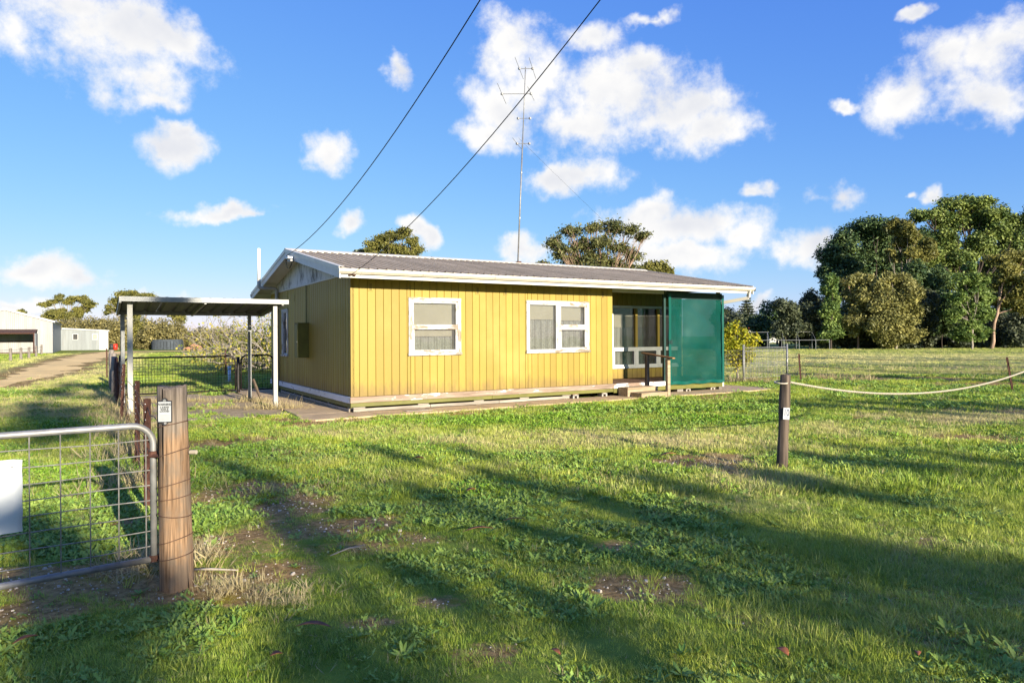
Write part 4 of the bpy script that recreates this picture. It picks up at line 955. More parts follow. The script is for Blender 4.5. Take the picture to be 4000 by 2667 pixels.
def picket_mesh(h):
    mb = MB(); 
    for k in range(3):
        a = k * 2 * math.pi / 3 + math.pi / 2; c, s = math.cos(a), math.sin(a); w = .034; t = .005
        mb.add([(-s * t, c * t, -.15), (c * w - s * t, s * w + c * t, -.15), (c * w + s * t, s * w - c * t, -.15), (s * t, -c * t, -.15),
                (-s * t, c * t, h), (c * w - s * t, s * w + c * t, h), (c * w + s * t, s * w - c * t, h), (s * t, -c * t, h)],
               [(0, 1, 5, 4), (1, 2, 6, 5), (2, 3, 7, 6), (4, 5, 6, 7)])
    return mb.mesh('steel_picket', M['rust'])
def picket(x, y, h, label, lean=(0, 0), rot=0.0, holes=True, group='rusty star pickets'):
    o = inst('steel_picket', picket_mesh(h), None, (x, y, 0)); tag(o, label, 'fence post', group)
    o.rotation_euler = (-math.atan2(lean[1], h), math.atan2(lean[0], h), rot)
    if holes:
        mb = MB()
        for k in range(7):
            z = h - .05 - k * .075; mb.tube([(-.016, -.0215 - .001, z), (-.016, -.0235, z)], .0052, 6)
        m = mb.build('rivet', M['plate_white'], o)
    return o
def PK(px, py, h, label, **k): g = G(px, py); return picket(g.x, g.y, h, label, **k)
PK(577, 1977, 1.03, 'short rusty star picket just behind the gate post', rot=.5)
PK(538, 1805, 1.06, 'dark rusty star picket second from the gate post', rot=.3)
PK(475, 1650, 1.12, 'leaning rusty star picket in front of the carport post', lean=(.05, 0), rot=.2)
for (v, h, m, w, nm) in ((4.9, 1.05, 'rust', .07, 'thin rusty steel post in the yard fence past the carport'), (6.0, 1.12, 'rust', .09, 'stout rusty pipe post in the yard fence'), (8.6, 1.1, 'grey_wood_v', .17, 'split grey timber fence post next to the mesh gate'), (11.0, 1.15, 'grey_wood_v', .2, 'thick weathered grey fence post with rough top'), (14.0, 1.22, 'grey_wood_v', .18, 'grey timber fence post farther along the yard fence')):
    plainpost('fence_post', -4.2, v, w, h, m, nm, 'fence post', rnd=True)
g = W(-4.3, 18.5); picket(g.x, g.y, 1.22, 'tall rusty steel post at the far end of the yard fence', holes=False, group=None)
PK(882, 1461, 1.1, 'red-brown steel post standing under the fig tree', holes=False, group=None)
def tangle(name, label, pts, n, spread, r, mat='rust_wire', seed=1, cat='wire'):
    rr = random.Random(seed); mb = MB()
    for k in range(n):
        z = .1 + .95 * (k + .5) / n; P = []
        for i, p in enumerate(pts[:-1]):
            q = pts[i + 1]; m = 6
            for j in range(m):
                t = j / m; sag = 4 * t * (1 - t) * rr.uniform(.0, .12)
                P.append((p[0] + (q[0] - p[0]) * t + rr.uniform(-1, 1) * spread, p[1] + (q[1] - p[1]) * t + rr.uniform(-1, 1) * spread, max(.03, z - sag + rr.uniform(-1, 1) * spread)))
        P.append((pts[-1][0], pts[-1][1], z)); mb.tube(P, r, 4)
    # loose loops of netting
    for k in range(n * 3):
        i = rr.randrange(len(pts) - 1); t = rr.random(); c = (pts[i][0] + (pts[i+1][0] - pts[i][0]) * t, pts[i][1] + (pts[i+1][1] - pts[i][1]) * t)
        z0 = rr.uniform(.1, .9); d = rr.uniform(.2, .5); P = [(c[0] + rr.uniform(-.05, .05) - .3 * d * s * (pts[0][0] - pts[-1][0]) / 6, c[1] - .3 * d * s * (pts[0][1] - pts[-1][1]) / 6, max(.02, z0 + d * (s - .5) * rr.choice((-1, 1)) )) for s in (0, .25, .5, .75, 1)]
        mb.tube(P, r, 4)
    return tag(mb.build(name, M[mat]), label, cat)
fl = [tuple(W(-4.17, v)[:2]) for v in (-9.1, -6.82, -4.05, .9, 4.9, 7.3)]
tangle('fence_wire', 'tangled rusty wire strung between the star pickets', fl, 5, .02, .0045)
fl2 = [tuple(W(-4.2, v)[:2]) for v in (7.3, 8.6, 11, 14, 18.5)]
tangle('fence_wire', 'slack wire along the old timber fence posts', fl2, 4, .01, .004, seed=5)

# front post with its plate
P0 = G(692, 2280)
gp = empty('strainer_post', P0); tag(gp, 'thick round weathered timber gate post with a small warning plate', 'post')
def post_mesh(h, r0, r1, n=26, seed=0):
    mb = MB(); rows = 22; vs = []
    for j in range(rows + 1):
        t = j / rows; z = -.12 + (h + .12) * t
        for k in range(n):
            a = 2 * math.pi * k / n; rr = (r0 + (r1 - r0) * t) * (1 + .022 * math.sin(a * 3 + seed) + .012 * math.sin(a * 7 + t * 2 + seed) - (.05 if k in (3, 11, 17, 22) else 0))
            x = rr * math.cos(a); y = rr * math.sin(a); zz = z
            if j == rows: zz += .012 * math.sin(a * 2 + 1) + .006 * math.sin(a * 5)
            vs.append((x - .022 * t * h, y, zz))
    fs = [(j * n + k, j * n + (k + 1) % n, (j + 1) * n + (k + 1) % n, (j + 1) * n + k) for j in range(rows) for k in range(n)]
    vs.append((-.022 * h, 0, h + .004)); fs += [(rows * n + k, rows * n + (k + 1) % n, len(vs) - 1) for k in range(n)]
    mb.add(vs, fs); return mb
post_mesh(1.285, .105, .088).build('trunk', M['post_wood'], gp, True)
for z, tl in ((1.045, .02), (.86, .03), (.66, .025), (.57, .015), (.46, -.01), (.30, .03), (.19, .02)):
    rr = .107 - .014 * z; cx = -.022 * z; mb = MB()
    mb.tube([(cx + rr * math.cos(a), rr * math.sin(a), z + tl * math.cos(a)) for a in [2 * math.pi * k / 24 for k in range(24)]], .0032, 5, closed=True); mb.build('tie_wire', M['rust_wire'], gp)
sg = empty('warning_plate', (-.026, -.094, 1.135), R(12), gp)
mb = MB(); mb.cbox(-.043, .043, -.006, .0, -.07, .07, .004); mb.tube([(0, -.005, .07), (0, 0, .07)], .018, 12); mb.tube([(0, -.005, -.07), (0, 0, -.07)], .018, 12); mb.build('plate_rim', M['black'], sg)
MB().cbox(-.038, .038, -.008, -.006, -.064, .064, .0008).build('plate_face', M['plate'], sg)
mb = MB(); mb.tube([(0, -.009, .071), (0, -.005, .071)], .009, 10); mb.tube([(.004, -.009, -.074), (.004, -.005, -.074)], .008, 10); mb.build('plate_screw', M['galv'], sg)
for body, z, s in (('WARNING', .046, .0175), ('A SURVEY', .027, .0125), ('MARK IS', .0145, .0125), ('LOCATED', .002, .0125)):
    o = inst('lettering', text_mesh(body, s, M['black'], bold=.0005), sg, (0, -.0088, z)); o.rotation_euler = (R(90), 0, 0)
mb = MB()
mb.box(-.033, .033, -.0089, -.0083, .0365, .0375)
for z in (-.022, -.030, -.038, -.046, -.054): mb.box(-.030, .030, -.0088, -.0083, z, z + .0012)
mb.build('fine_print_rule', M['wire'], sg)
mb = MB(); mb.tube([(.09, 0, .86), (.135, -.01, .862)], .014, 10); mb.build('pipe_stub', M['blind'], gp)
mb = MB(); mb.tube([(-.19, .0, .835), (-.08, -.05, .845), (-.04, -.08, .84)], .012, 8); mb.tube([(-.13, .02, .17), (-.1, -.01, .165), (-.09, -.02, .1)], .012, 8); mb.build('hinge_pin', M['rust'], gp)
# front farm gate
HP = AT(600, 1900, 4.50); HP.z = 0; gdir = Vector((-.794, -.608, 0)).normalized(); gang = math.atan2(gdir.y, gdir.x)
fg = empty('farm_gate', (HP.x, HP.y, 0), gang); tag(fg, 'galvanised pipe farm gate with wide wire grid, hung on the thick post', 'gate')
GW, GZ0, GZ1 = 3.0, .165, 1.04
mb = MB(); mb.tube(arc_frame(GW, GZ0, GZ1, .13, 8), .021, 12); mb.build('frame', M['galv'], fg, True)
mb = MB(); mb.tube([(-.005, 0, GZ0), (GW, 0, GZ0)], .021, 12); mb.build('bottom_rail', M['galv'], fg, True)
for k in range(19):
    x = .045 + k * .155
    if x < GW - .03: mb = MB(); mb.tube([(x, .004, GZ0), (x, .004, GZ1 - (.03 if x < .1 else 0))], .0042, 6); mb.build('grid_wire', M['wire'], fg)
for k in range(8):
    z = GZ0 + .085 + k * .099; pts = [(.0, -.003, z)] + [(GW * i / 10, -.003, z - .006 * math.sin(i * 1.3 + k)) for i in range(1, 11)]
    mb = MB(); mb.tube(pts, .0038, 6); mb.build('grid_wire', M['wire'], fg)
mb = MB(); mb.tube([(0, 0, .84), (0, 0, .87)], .032, 10); mb.tube([(0, 0, .15), (0, 0, .19)], .03, 10); mb.build('hinge_collar', M['rust'], fg)
sh_ = empty('sheet_sign', (HP.x + gdir.x * .7, HP.y + gdir.y * .7, 0), gang); tag(sh_, 'blank white sheet wired flat against the farm gate', 'sign')
mb = MB(); vs = []; nx, nz = 14, 10
for s in (0, 1):
    for j in range(nz + 1):
        for i in range(nx + 1):
            x = .002 * math.sin(j * 1.7) * (i == 0) + .62 * i / nx; vs.append((x, .030 + s * .003 + .008 * math.sin(i * .7 + j * .4), .475 + .425 * j / nz + (.012 if i == 0 else 0) * math.sin(j)))
K = (nx + 1) * (nz + 1); fs = []
for s in (0, 1): fs += [(s * K + j * (nx + 1) + i, s * K + j * (nx + 1) + i + 1, s * K + (j + 1) * (nx + 1) + i + 1, s * K + (j + 1) * (nx + 1) + i) for j in range(nz) for i in range(nx)]
rim = [j * (nx + 1) for j in range(nz + 1)]; fs += [(a, b, b + K, a + K) for a, b in zip(rim[:-1], rim[1:])]
mb.add(vs, fs); mb.build('panel', M['sheet_white'], sh_, True)
mb = MB(); mb.cbox(.045, .052, .022, .026, .83, .862, .001); mb.cbox(.045, .052, .022, .026, .545, .57, .001); mb.build('cable_tie', M['black'], sh_)
bpy.data.objects['panel'].location = (0, 0, 0)

# numbered post, rope
P10 = G(3053, 1826)
np_ = empty('number_post', P10); tag(np_, 'leaning old timber post with a white number ten plate', 'post')
mb = MB(); n = 18; rows = 14; vs = []
for j in range(rows + 1):
    t = j / rows; z = -.1 + 1.22 * t; rr = .060 + .004 * math.sin(j * .8)
    for k in range(n):
        a = 2 * math.pi * k / n + .3; q = rr * (1 + .10 * math.cos(4 * a) + .03 * math.sin(a * 5 + j * .3)); vs.append((q * math.cos(a) + .055 * t, q * math.sin(a), z + (.01 * math.sin(a * 2) if j == rows else 0)))
vs.append((.055, 0, 1.125)); fs = [(j * n + k, j * n + (k + 1) % n, (j + 1) * n + (k + 1) % n, (j + 1) * n + k) for j in range(rows) for k in range(n)] + [(rows * n + k, rows * n + (k + 1) % n, len(vs) - 1) for k in range(n)]
mb.add(vs, fs); mb.build('trunk', M['dark_post'], np_, True)
npl = empty('number_plate', (.035, -.068, .66), R(-6), np_); npl.rotation_euler = (0, R(3), R(-6))
MB().cbox(-.037, .037, -.003, 0, -.07, .07, .001).build('plate_face', M['plate_white'], npl)
o = inst('lettering', text_mesh('10', .115, M['navy'], bold=0.0), npl, (0, -.0042, .008)); o.rotation_euler = (R(90), 0, 0); o.scale = (.58, 1.0, 1)
mb = MB(); mb.box(-.006, .028, -.0042, -.003, -.057, -.052); mb.box(-.01, .004, -.0042, -.003, .058, .062); mb.build('fine_print_rule', M['navy'], npl)
RD = Vector((cT, sT, 0)); RA = P10 + Vector((.11, 0, 1.03)); RL = 6.3
def rope_pt(s): p = RA + RD * s; q = s / RL; p.z = 1.03 - 4 * .27 * q * (1 - q) + .0 * q; return p
rp = empty('rope_barrier', RA); tag(rp, 'sagging twisted white rope tied to the numbered post', 'rope')
for ph in (0, 2 * math.pi / 3, 4 * math.pi / 3):
    pts = []
    for i in range(640):
        s = RL * i / 639; p = rope_pt(s) - RA; a = s / .075 * 2 * math.pi / 1.6 + ph; pts.append(p + Vector((-sT * math.cos(a), cT * math.cos(a), math.sin(a))) * .008)
    mb = MB(); mb.tube(pts, .0063, 5); mb.build('strand', M['rope'], rp, True)
mb = MB(); mb.tube([(-.11 + .075 * math.cos(a), .078 * math.sin(a), .0 + .01 * math.sin(a)) for a in [2 * math.pi * k / 18 for k in range(18)]], .010, 6, closed=True); mb.build('tied_loop', M['rope'], rp, True)
e = RA + RD * (RL + .06)
p2 = empty('rope_post', (e.x, e.y, 0)); tag(p2, 'old timber post at the far end of the rope', 'post')
mb = MB(); mb.tube([(0, 0, -.1), (.01, 0, .5), (0, 0, 1.12)], [.065, .062, .058], 10); mb.build('trunk', M['dark_post'], p2, True)

# right-hand side: welded mesh gate, wire fence
def weld_gate():
    a, b = Vector((7.83, 23.3, 0)), Vector((9.76, 24.45, 0)); w = (b - a).length
    for k, (p, lb) in enumerate(((a, 'galvanised gate post beside the lemon bush'), (b, 'galvanised gate post on the field side of the welded gate'))):
        mb = MB(); mb.tube([(0, 0, -.1), (0, 0, 1.28)], .035, 10); mb.tube([(0, 0, 1.28), (0, 0, 1.29)], .038, 10); tag(mb.build('gate_post', M['galv'], None, True, loc=p), lb, 'post')
    g = empty('welded_gate', a, math.atan2(b.y - a.y, b.x - a.x)); tag(g, 'open galvanised welded wire gate panel with looped top rail', 'gate')
    mb = MB(); mb.tube([(.06, 0, 1.18), (w - .06, 0, 1.18)], .012, 6); mb.tube([(.06, 0, 1.06), (w - .06, 0, 1.06)], .010, 6)
    for z in (.66, .60, .53, .16): mb.tube([(.06, 0, z), (w - .06, 0, z)], .008, 6)
    mb.build('rail', M['galv'], g)
    mb = MB(); x = .1; i = 0
    while x < w - .08:
        mb.tube([(x, 0, .16 if i % 7 else .12), (x + .01 * math.sin(i), 0, 1.06)], .0058, 5); mb.tube([(x, 0, 1.07), (x + .035, 0, 1.17), (x + .07, 0, 1.07)], .005, 4); x += .078; i += 1
    o = mb.build('wire_infill', M['galv'], g); o['kind'] = 'stuff'
weld_gate()
q = [AT(3116, 1483, 24.0), AT(3953, 1524, 19.5)]
picket(10.05, 24.0, .95, 'rusty star picket by the welded gate', lean=(-.06, 0), holes=False, group=None)
picket(14.16, 19.5, .95, 'thin rusty star picket along the field fence', lean=(-.16, 0), holes=False, group=None)
picket(17.5, 15.2, .95, 'rusty star picket at the road end of the field fence', holes=False, group=None)
def wirefence(name, label, pts, zs, r, sagamt, mat='rust_wire'):
    mb = MB()
    for z in zs:
        P = []
        for a, b in zip(pts[:-1], pts[1:]):
            for j in range(10): t = j / 10; P.append((a[0] + (b[0] - a[0]) * t, a[1] + (b[1] - a[1]) * t, z - sagamt * 4 * t * (1 - t)))
        P.append((*pts[-1], z)); mb.tube(P, r, 4)
    return tag(mb.build(name, M[mat]), label, 'wire')
wirefence('fence_wire', 'sagging barbed wire strung past the rusty pickets into the field', [(9.76, 24.45), (9.99, 24.0), (14.0, 19.5), (17.5, 15.2)], (.88, .55), .006, .09)
sidef = empty('yard_fence', (6.9, 22.75, 0)); tag(sidef, 'fine wire netting fence behind the lemon bush', 'fence')
mb = MB(); a = Vector((.0, .0, 0)); b = Vector((.93, .55, 0))
for k in range(16): p = a.lerp(b, k / 15); mb.tube([(p.x, p.y, .05), (p.x, p.y, 1.1)], .003, 4, cap=False)
for k in range(8): mb.tube([(a.x, a.y, .08 + k * .145), (b.x, b.y, .08 + k * .145)], .003, 4, cap=False)
o = mb.build('netting', M['wire'], sidef); o['kind'] = 'stuff'

# front steps with handrail
st = empty('porch_steps', W(7.22, 0), TH); tag(st, 'low timber porch steps with a sloping handrail', 'steps')
def stepbox(x0, x1, y0, y1, z0, z1):
    for k, (a, b) in enumerate(((y0, (y0 + y1) / 2 - .002), ((y0 + y1) / 2 + .002, y1))): MB().cbox(x0 - .005, x1 + .005, a - (.012 if k == 0 else 0), b, z1 - .035, z1, .004).build('tread', M['step_wood'], st)
    MB().cbox(x0, x1, y0, y0 + .035, z0, z1 - .036, .004).build('riser', M['step_wood'], st)
    for xx in (x0, x1 - .035): MB().cbox(xx, xx + .035, y0 + .036, y1, z0, z1 - .036, .004).build('stringer', M['step_wood'], st)
stepbox(0, 1.05, -.42, -.045, .012, .255); stepbox(.1, 1.08, -.84, -.425, .0, .135)
MB().cbox(.99, 1.085, -.86, -.765, -.05, 1.0, .004).build('rail_post', M['step_wood'], st); MB().cbox(.93, 1.02, -.13, -.04, .256, 1.09, .004).build('rail_post', M['dark_post'], st)
mb = MB(); mb.beam((.97, .10, 1.135), (1.05, -1.02, 1.015), .10, .035); mb.build('handrail', M['rail_wood'], st)

# standpipe
o = empty('standpipe', G(896, 1489)); tag(o, 'short pale blue capped standpipe in the shaded lawn behind the gates', 'pipe')
MB().tube([(0, 0, -.05), (0, 0, .45)], .05, 12).build('riser', M['blue_pvc'], o, True); MB().tube([(0, 0, .45), (0, 0, .56)], .064, 12).build('cap', M['blue_pvc'], o, True); MB().tube([(0,0,0),(0,0,.012)], .14, 12).build('footing', M['block'], o)
# prop leaning on carport post
pp = W(-1.05, 4.0); tag(MB().beam((0, 0, .0), (-.28, .2, .55), .05, .05).build('timber_prop', M['dark_post'], None, loc=(pp.x, pp.y, 0)), 'short dark stake leaning against the rear carport post', 'stake')

# ------------------------------------------------------------------ sheds and far things
def shed_big():
    o = W(0, 0); base = Vector((-54.7, 82, 0)); s = empty('machinery_shed', base, TH); tag(s, 'large white corrugated gable shed with an open bay', 'shed')
    w, d, ze, za = 9.2, 21.0, 3.73, 5.14
    mb = MB(); mb.prism([(-w, 0), (0, 0), (0, ze), (-w / 2, za), (-w, ze)], 1, 0, .08); mb.build('front_wall', M['shed_white'], s)
    mb = MB(); mb.box(-.08, 0, .081, d, 0, ze); mb.build('side_wall', M['shed_shaded'], s); MB().box(-w, -w + .08, .081, d, 0, ze).build('side_wall', M['shed_white'], s)
    mb = MB(); mb.prism([(-w, 0), (0, 0), (0, ze), (-w / 2, za), (-w, ze)], 1, d, d + .08); mb.build('back_wall', M['shed_white'], s)
    for a, b, za_, zb_ in ((-w / 2, .25, za, ze - .04), (-w / 2, -w - .25, za, ze - .04)):
        mb = MB(); mb.prism([(a, za_ + .02), (b, zb_ + .02), (b, zb_ + .08), (a, za_ + .08)], 1, -.15, d + .2); mb.build('roof', M['zinc'], s)
        mb = MB(); mb.prism([(a, za_ - .10), (b, zb_ - .10), (b, zb_ + .10), (a, za_ + .10)], 1, -.20, -.151); mb.build('barge', M['white_paint'], s)
    MB().box(.0, .1, 3, d, ze - .12, ze).build('gutter', M['white_paint'], s)
    # open bay in front
    r = MB(); r.prism([(-3.9, 2.32), (-.02, 2.75), (-.02, 2.80), (-3.9, 2.37)], 0, -10.5, -1.45); r.build('bay_roof', M['rust'], s)
    for x in (-10.3, -6.6, -1.55): MB().box(x - .08, x + .08, -3.8, -3.64, 0, 2.36).build('bay_post', M['rust'], s)
    MB().box(-10.4, -1.5, -3.83, -3.72, 2.24, 2.36).build('bay_beam', M['rust'], s); MB().box(-10.4, -1.5, -.3, -.2, 1.35, 1.45).build('bay_rail', M['rust'], s)
    MB().box(-1.5, -1.44, -3.9, -.01, 0, 2.3).build('bay_side', M['shed_shaded'], s); MB().box(-10.4, -1.5, -3.82, -3.74, .1, .2).build('bay_kerb', M['rust'], s)
    return s
shed_big()
def shed_small():
    base = Vector((-65.6, 100.0, 0)); s = empty('grey_shed', base, TH); tag(s, 'low grey iron shed with two small windows and white end door', 'shed')
    MB().prism([(-.2, 0), (4.85, 0), (4.85, 2.84), (-.2, 3.12)], 1, 0, .08).build('front_wall', M['shed_grey'], s)
    MB().prism([(4.852, 0), (6.0, 0), (6.0, 2.76), (4.852, 2.83)], 1, -.03, .08).build('end_door', M['white_paint'], s)
    MB().box(5.92, 6.0, .081, 6, 0, 2.74).build('side_wall', M['shed_white'], s); MB().box(-.2, 6, 6, 6.08, 0, 2.7).build('back_wall', M['shed_grey'], s)
    MB().prism([(-.3, 3.14), (6.15, 2.77), (6.15, 2.92), (-.3, 3.29)], 1, -.2, 6.2).build('roof', M['white_paint'], s)
    for x in (1.55, 4.0):
        w = empty('window', (x, -.04, 1.55), 0, s); MB().box(-.03, .63, 0, .05, -.04, .86).build('frame', M['white_paint'], w); MB().box(.02, .58, -.012, -.002, .02, .80).build('pane', M['dark'] if x < 3 else M['glass'], w)
        if x < 3:
            mb = MB()
            for k in range(1, 4): mb.box(.02 + k * .14, .03 + k * .14, -.02, -.013, .02, .8); mb.box(.02, .58, -.02, -.013, .02 + k * .19, .035 + k * .19)
            mb.build('bars', M['shed_grey'], w)
shed_small()
def drum(px, py, mat, label):
    p = G(px, py); o = empty('oil_drum', p); tag(o, label, 'drum', 'drums beside the grey shed')
    MB().tube([(0, 0, 0), (0, 0, .88)], .30, 16).build('barrel', M[mat], o, True); mb = MB()
    for z in (.02, .3, .6, .87): mb.tube([(0, 0, z - .012), (0, 0, z + .012)], .312, 16)
    mb.build('hoop', M[mat], o)
drum(437, 1366, 'black_drum', 'black oil drum beside the grey shed'); drum(451, 1366, 'red_drum', 'bright red oil drum beside the black one')
tk = empty('slab_tank', AT(655, 1364, 102.0)); tk.location.z = 0; tag(tk, 'squat round dark tank walled with upright slabs', 'tank')
for k in range(30):
    a = 2 * math.pi * k / 30; x, y = 2.05 * math.cos(a), 2.05 * math.sin(a); o = MB().box(-.19, .19, -.06, .06, 0, 1.25 + .06 * math.sin(k * 5.1)).build('slab', M['tank'], tk, loc=(x, y, 0)); o.rotation_euler = (0, 0, a + math.pi / 2)
MB().tube([(0, 0, 1.2), (0, 0, 1.5)], 2.0, 30).build('rim', M['tank'], tk)
mb = MB(); pts = []
rb = AT(760, 1357, 98.0); 
rr_ = random.Random(4)
for k in range(90):
    a, d = rr_.uniform(0, 6.28), rr_.uniform(0, 1) ** .6; x, y = 1.6 * d * math.cos(a), .9 * d * math.sin(a); s = rr_.uniform(.08, .2); z = (1 - d) * .8
    mb.beam((x - s, y, z), (x + s, y + rr_.uniform(-.1, .1), z + rr_.uniform(-.1, .1)), s, s * .7)
o = mb.build('brick_rubble', M['rubble'], None, loc=(rb.x, rb.y, 0)); tag(o, 'low heap of reddish rubble beyond the fig tree', 'rubble', kind='stuff')
for i, (px, py, h) in enumerate(((41, 1408, .95), (81.6, 1403, .95), (113, 1398, .95), (141, 1391, 1.0), (162, 1384, 1.05))):
    p = G(px, py); o = MB().tube([(0, 0, -.1), (.01, 0, h)], [.11, .09], 8).build('paddock_post', M['grey_wood_v'], None, loc=p)
    tag(o, ('grey paddock post farthest from the shed bay', 'grey paddock post next after the one farthest from the shed', 'grey paddock post in the middle of the row by the shed', 'grey paddock post next to the stout end post', 'stout grey end post touching the corner of the open shed bay')[i], 'fence post', 'paddock posts by the shed')
pf = [tuple(G(*q)[:2]) for q in ((-60, 1416), (41, 1408), (81.6, 1403), (113, 1398), (141, 1391), (162, 1384))]
wirefence('fence_wire', 'wire strung along the paddock posts by the shed', pf, (.85, .5), .012, .05)
# pipe frame in the far field
def pipe_frame():
    base = AT(3000, 1366, 75.0); base.z = 0; o = empty('pipe_frame', base); tag(o, 'rusty grey pipe frame standing empty in the far field', 'frame')
    mb = MB(); mb.tube([(-1.4, 0, 1.05), (6.7, 0, 1.05)], .03, 6); mb.build('front_rail', M['zinc'], o)
    mb = MB(); mb.tube([(-.9, 3.2, 1.95), (6.2, 3.2, 1.95)], .03, 6); mb.build('top_rail', M['zinc'], o)
    for k, x in enumerate((.12, 1.75, 3.4, 5.2)):
        MB().tube([(x, 0, -.05), (x, 0, 1.05)], .035, 6).build('post', M['zinc'], o); MB().tube([(x, 0, 1.05), (x + 1.0, 3.2, 1.95)], .028, 6).build('rafter', M['zinc'], o)
        MB().tube([(x + 1.0, 3.2, -.05), (x + 1.0, 3.2, 1.95)], .03, 6).build('post', M['zinc'], o)
    MB().tube([(6.7, 0, -.05), (6.7, 0, 1.05)], .035, 6).build('post', M['zinc'], o)
pipe_frame()
def far_house():
    base = Vector((51.0, 150.0, 0)); o = empty('red_roof_house', base, R(-12)); tag(o, 'distant pale house with a red tiled hip roof behind the shrubs', 'house')
    MB().box(-5, 7, 0, 7, 0, 3.0).build('wall', M['white_paint'], o)
    mb = MB(); mb.add([(-5.6, -.6, 3.0), (7.6, -.6, 3.0), (7.6, 7.6, 3.0), (-5.6, 7.6, 3.0), (-2, 3.5, 5.0), (4, 3.5, 5.0)], [(0, 1, 5, 4), (1, 2, 5), (2, 3, 4, 5), (3, 0, 4), (0, 3, 2, 1)]); mb.build('roof', M['tile_red'], o)
    for x in (-3.5, -.2, 3.6):
        w = empty('window', (x, -.05, 1.0), 0, o); MB().box(0, 1.3, 0, .05, 0, 1.3).build('frame', M['white_paint'], w); MB().box(.08, 1.22, -.02, -.002, .08, 1.22).build('pane', M['dark'], w)
far_house()
# ------------------------------------------------------------------ trees
def quads_mesh(name, V, F4, mat, tint=None, smooth=False):
    me = bpy.data.meshes.new(name); V = np.asarray(V, np.float32); F4 = np.asarray(F4, np.int32)
    me.vertices.add(len(V)); me.vertices.foreach_set('co', V.ravel()); k = F4.shape[1]
    me.loops.add(F4.size); me.loops.foreach_set('vertex_index', F4.ravel()); me.polygons.add(len(F4))
    me.polygons.foreach_set('loop_start', np.arange(0, F4.size, k, dtype=np.int32)); me.polygons.foreach_set('loop_total', np.full(len(F4), k, np.int32))
    if smooth: me.polygons.foreach_set('use_smooth', np.ones(len(F4), bool))
    if tint is not None:
        a = me.attributes.new('tint', 'FLOAT', 'POINT'); a.data.foreach_set('value', np.asarray(tint, np.float32))
    me.update(calc_edges=True); me.materials.append(mat); return me
def unit(a): return a / (np.linalg.norm(a, axis=1, keepdims=True) + 1e-9)
def leaf_cloud(clumps, n, size, seed, sub=14, subr=(.38, .62), flat_=0.0, aspect=.5, up=0.35, shell=.55, droop=0.0, jit=.5, stray=.1):
    r = np.random.default_rng(seed); vol = np.array([(c[1][0] * c[1][1] * c[1][2]) ** (2 / 3) for c in clumps]); vol /= vol.sum()
    Ps, Ns, Ts = [], [], []
    for (c, rad), w in zip(clumps, vol):
        c = np.array(c); rad = np.array(rad); m = max(20, int(n * w)); k = max(3, int(sub))
        d = unit(r.normal(size=(k, 3))); rr = r.uniform(.25, .8, (k, 1)); sc_ = c + d * rad * rr
        sr = r.uniform(*subr, k)[:, None] * rad; ttint = np.clip(r.normal(.42, .2, k), 0, 1)
        ii = r.integers(0, k, m); e = unit(r.normal(size=(m, 3))); q = (shell + (1 - shell) * r.random((m, 1))) * np.where(r.random((m, 1)) < .25, r.random((m, 1)), 1)
        if flat_: e[:, 2] = np.where(e[:, 2] < 0, e[:, 2] * (1 - flat_), e[:, 2])
        P = sc_[ii] + e * sr[ii] * q + r.normal(size=(m, 3)) * rad * stray * (r.random((m, 1)) < .5); Ps.append(P); Ns.append(unit(e * (1 - jit) + r.normal(size=(m, 3)) * jit + np.array([0, 0, up]))); Ts.append(np.clip(ttint[ii] + r.normal(0, .22, m), 0, 1))
    P = np.concatenate(Ps); N_ = np.concatenate(Ns); T = np.concatenate(Ts); m = len(P)
    a = unit(np.cross(N_, r.normal(size=(m, 3)))); b = np.cross(N_, a)
    if droop: a = unit(a + np.array([0, 0, -droop])); b = unit(np.cross(N_, a))
    s = size * r.uniform(.6, 1.35, (m, 1)); A = a * s * .5; B = b * s * .5 * aspect
    V = np.stack([P - A, P + B, P + A, P - B], 1).reshape(-1, 3); F = np.arange(m * 4).reshape(m, 4)
    return V, F, np.repeat(T, 4)
def limb(mb, a, b, r0, r1, rr, n=6, seg=5, bow=.12):
    a, b = Vector(a), Vector(b); L_ = (b - a).length; off = Vector((rr.uniform(-1, 1), rr.uniform(-1, 1), rr.uniform(-.2, .6))) * L_ * bow; pts = []; rs = []
    for i in range(seg + 1):
        t = i / seg; p = a.lerp(b, t) + off * 4 * t * (1 - t) * .5 + Vector((rr.uniform(-1, 1), rr.uniform(-1, 1), 0)) * L_ * .018 * (0 < i < seg); pts.append(p); rs.append(r0 + (r1 - r0) * t)
    mb.tube(pts, rs, n, cap=False); return pts
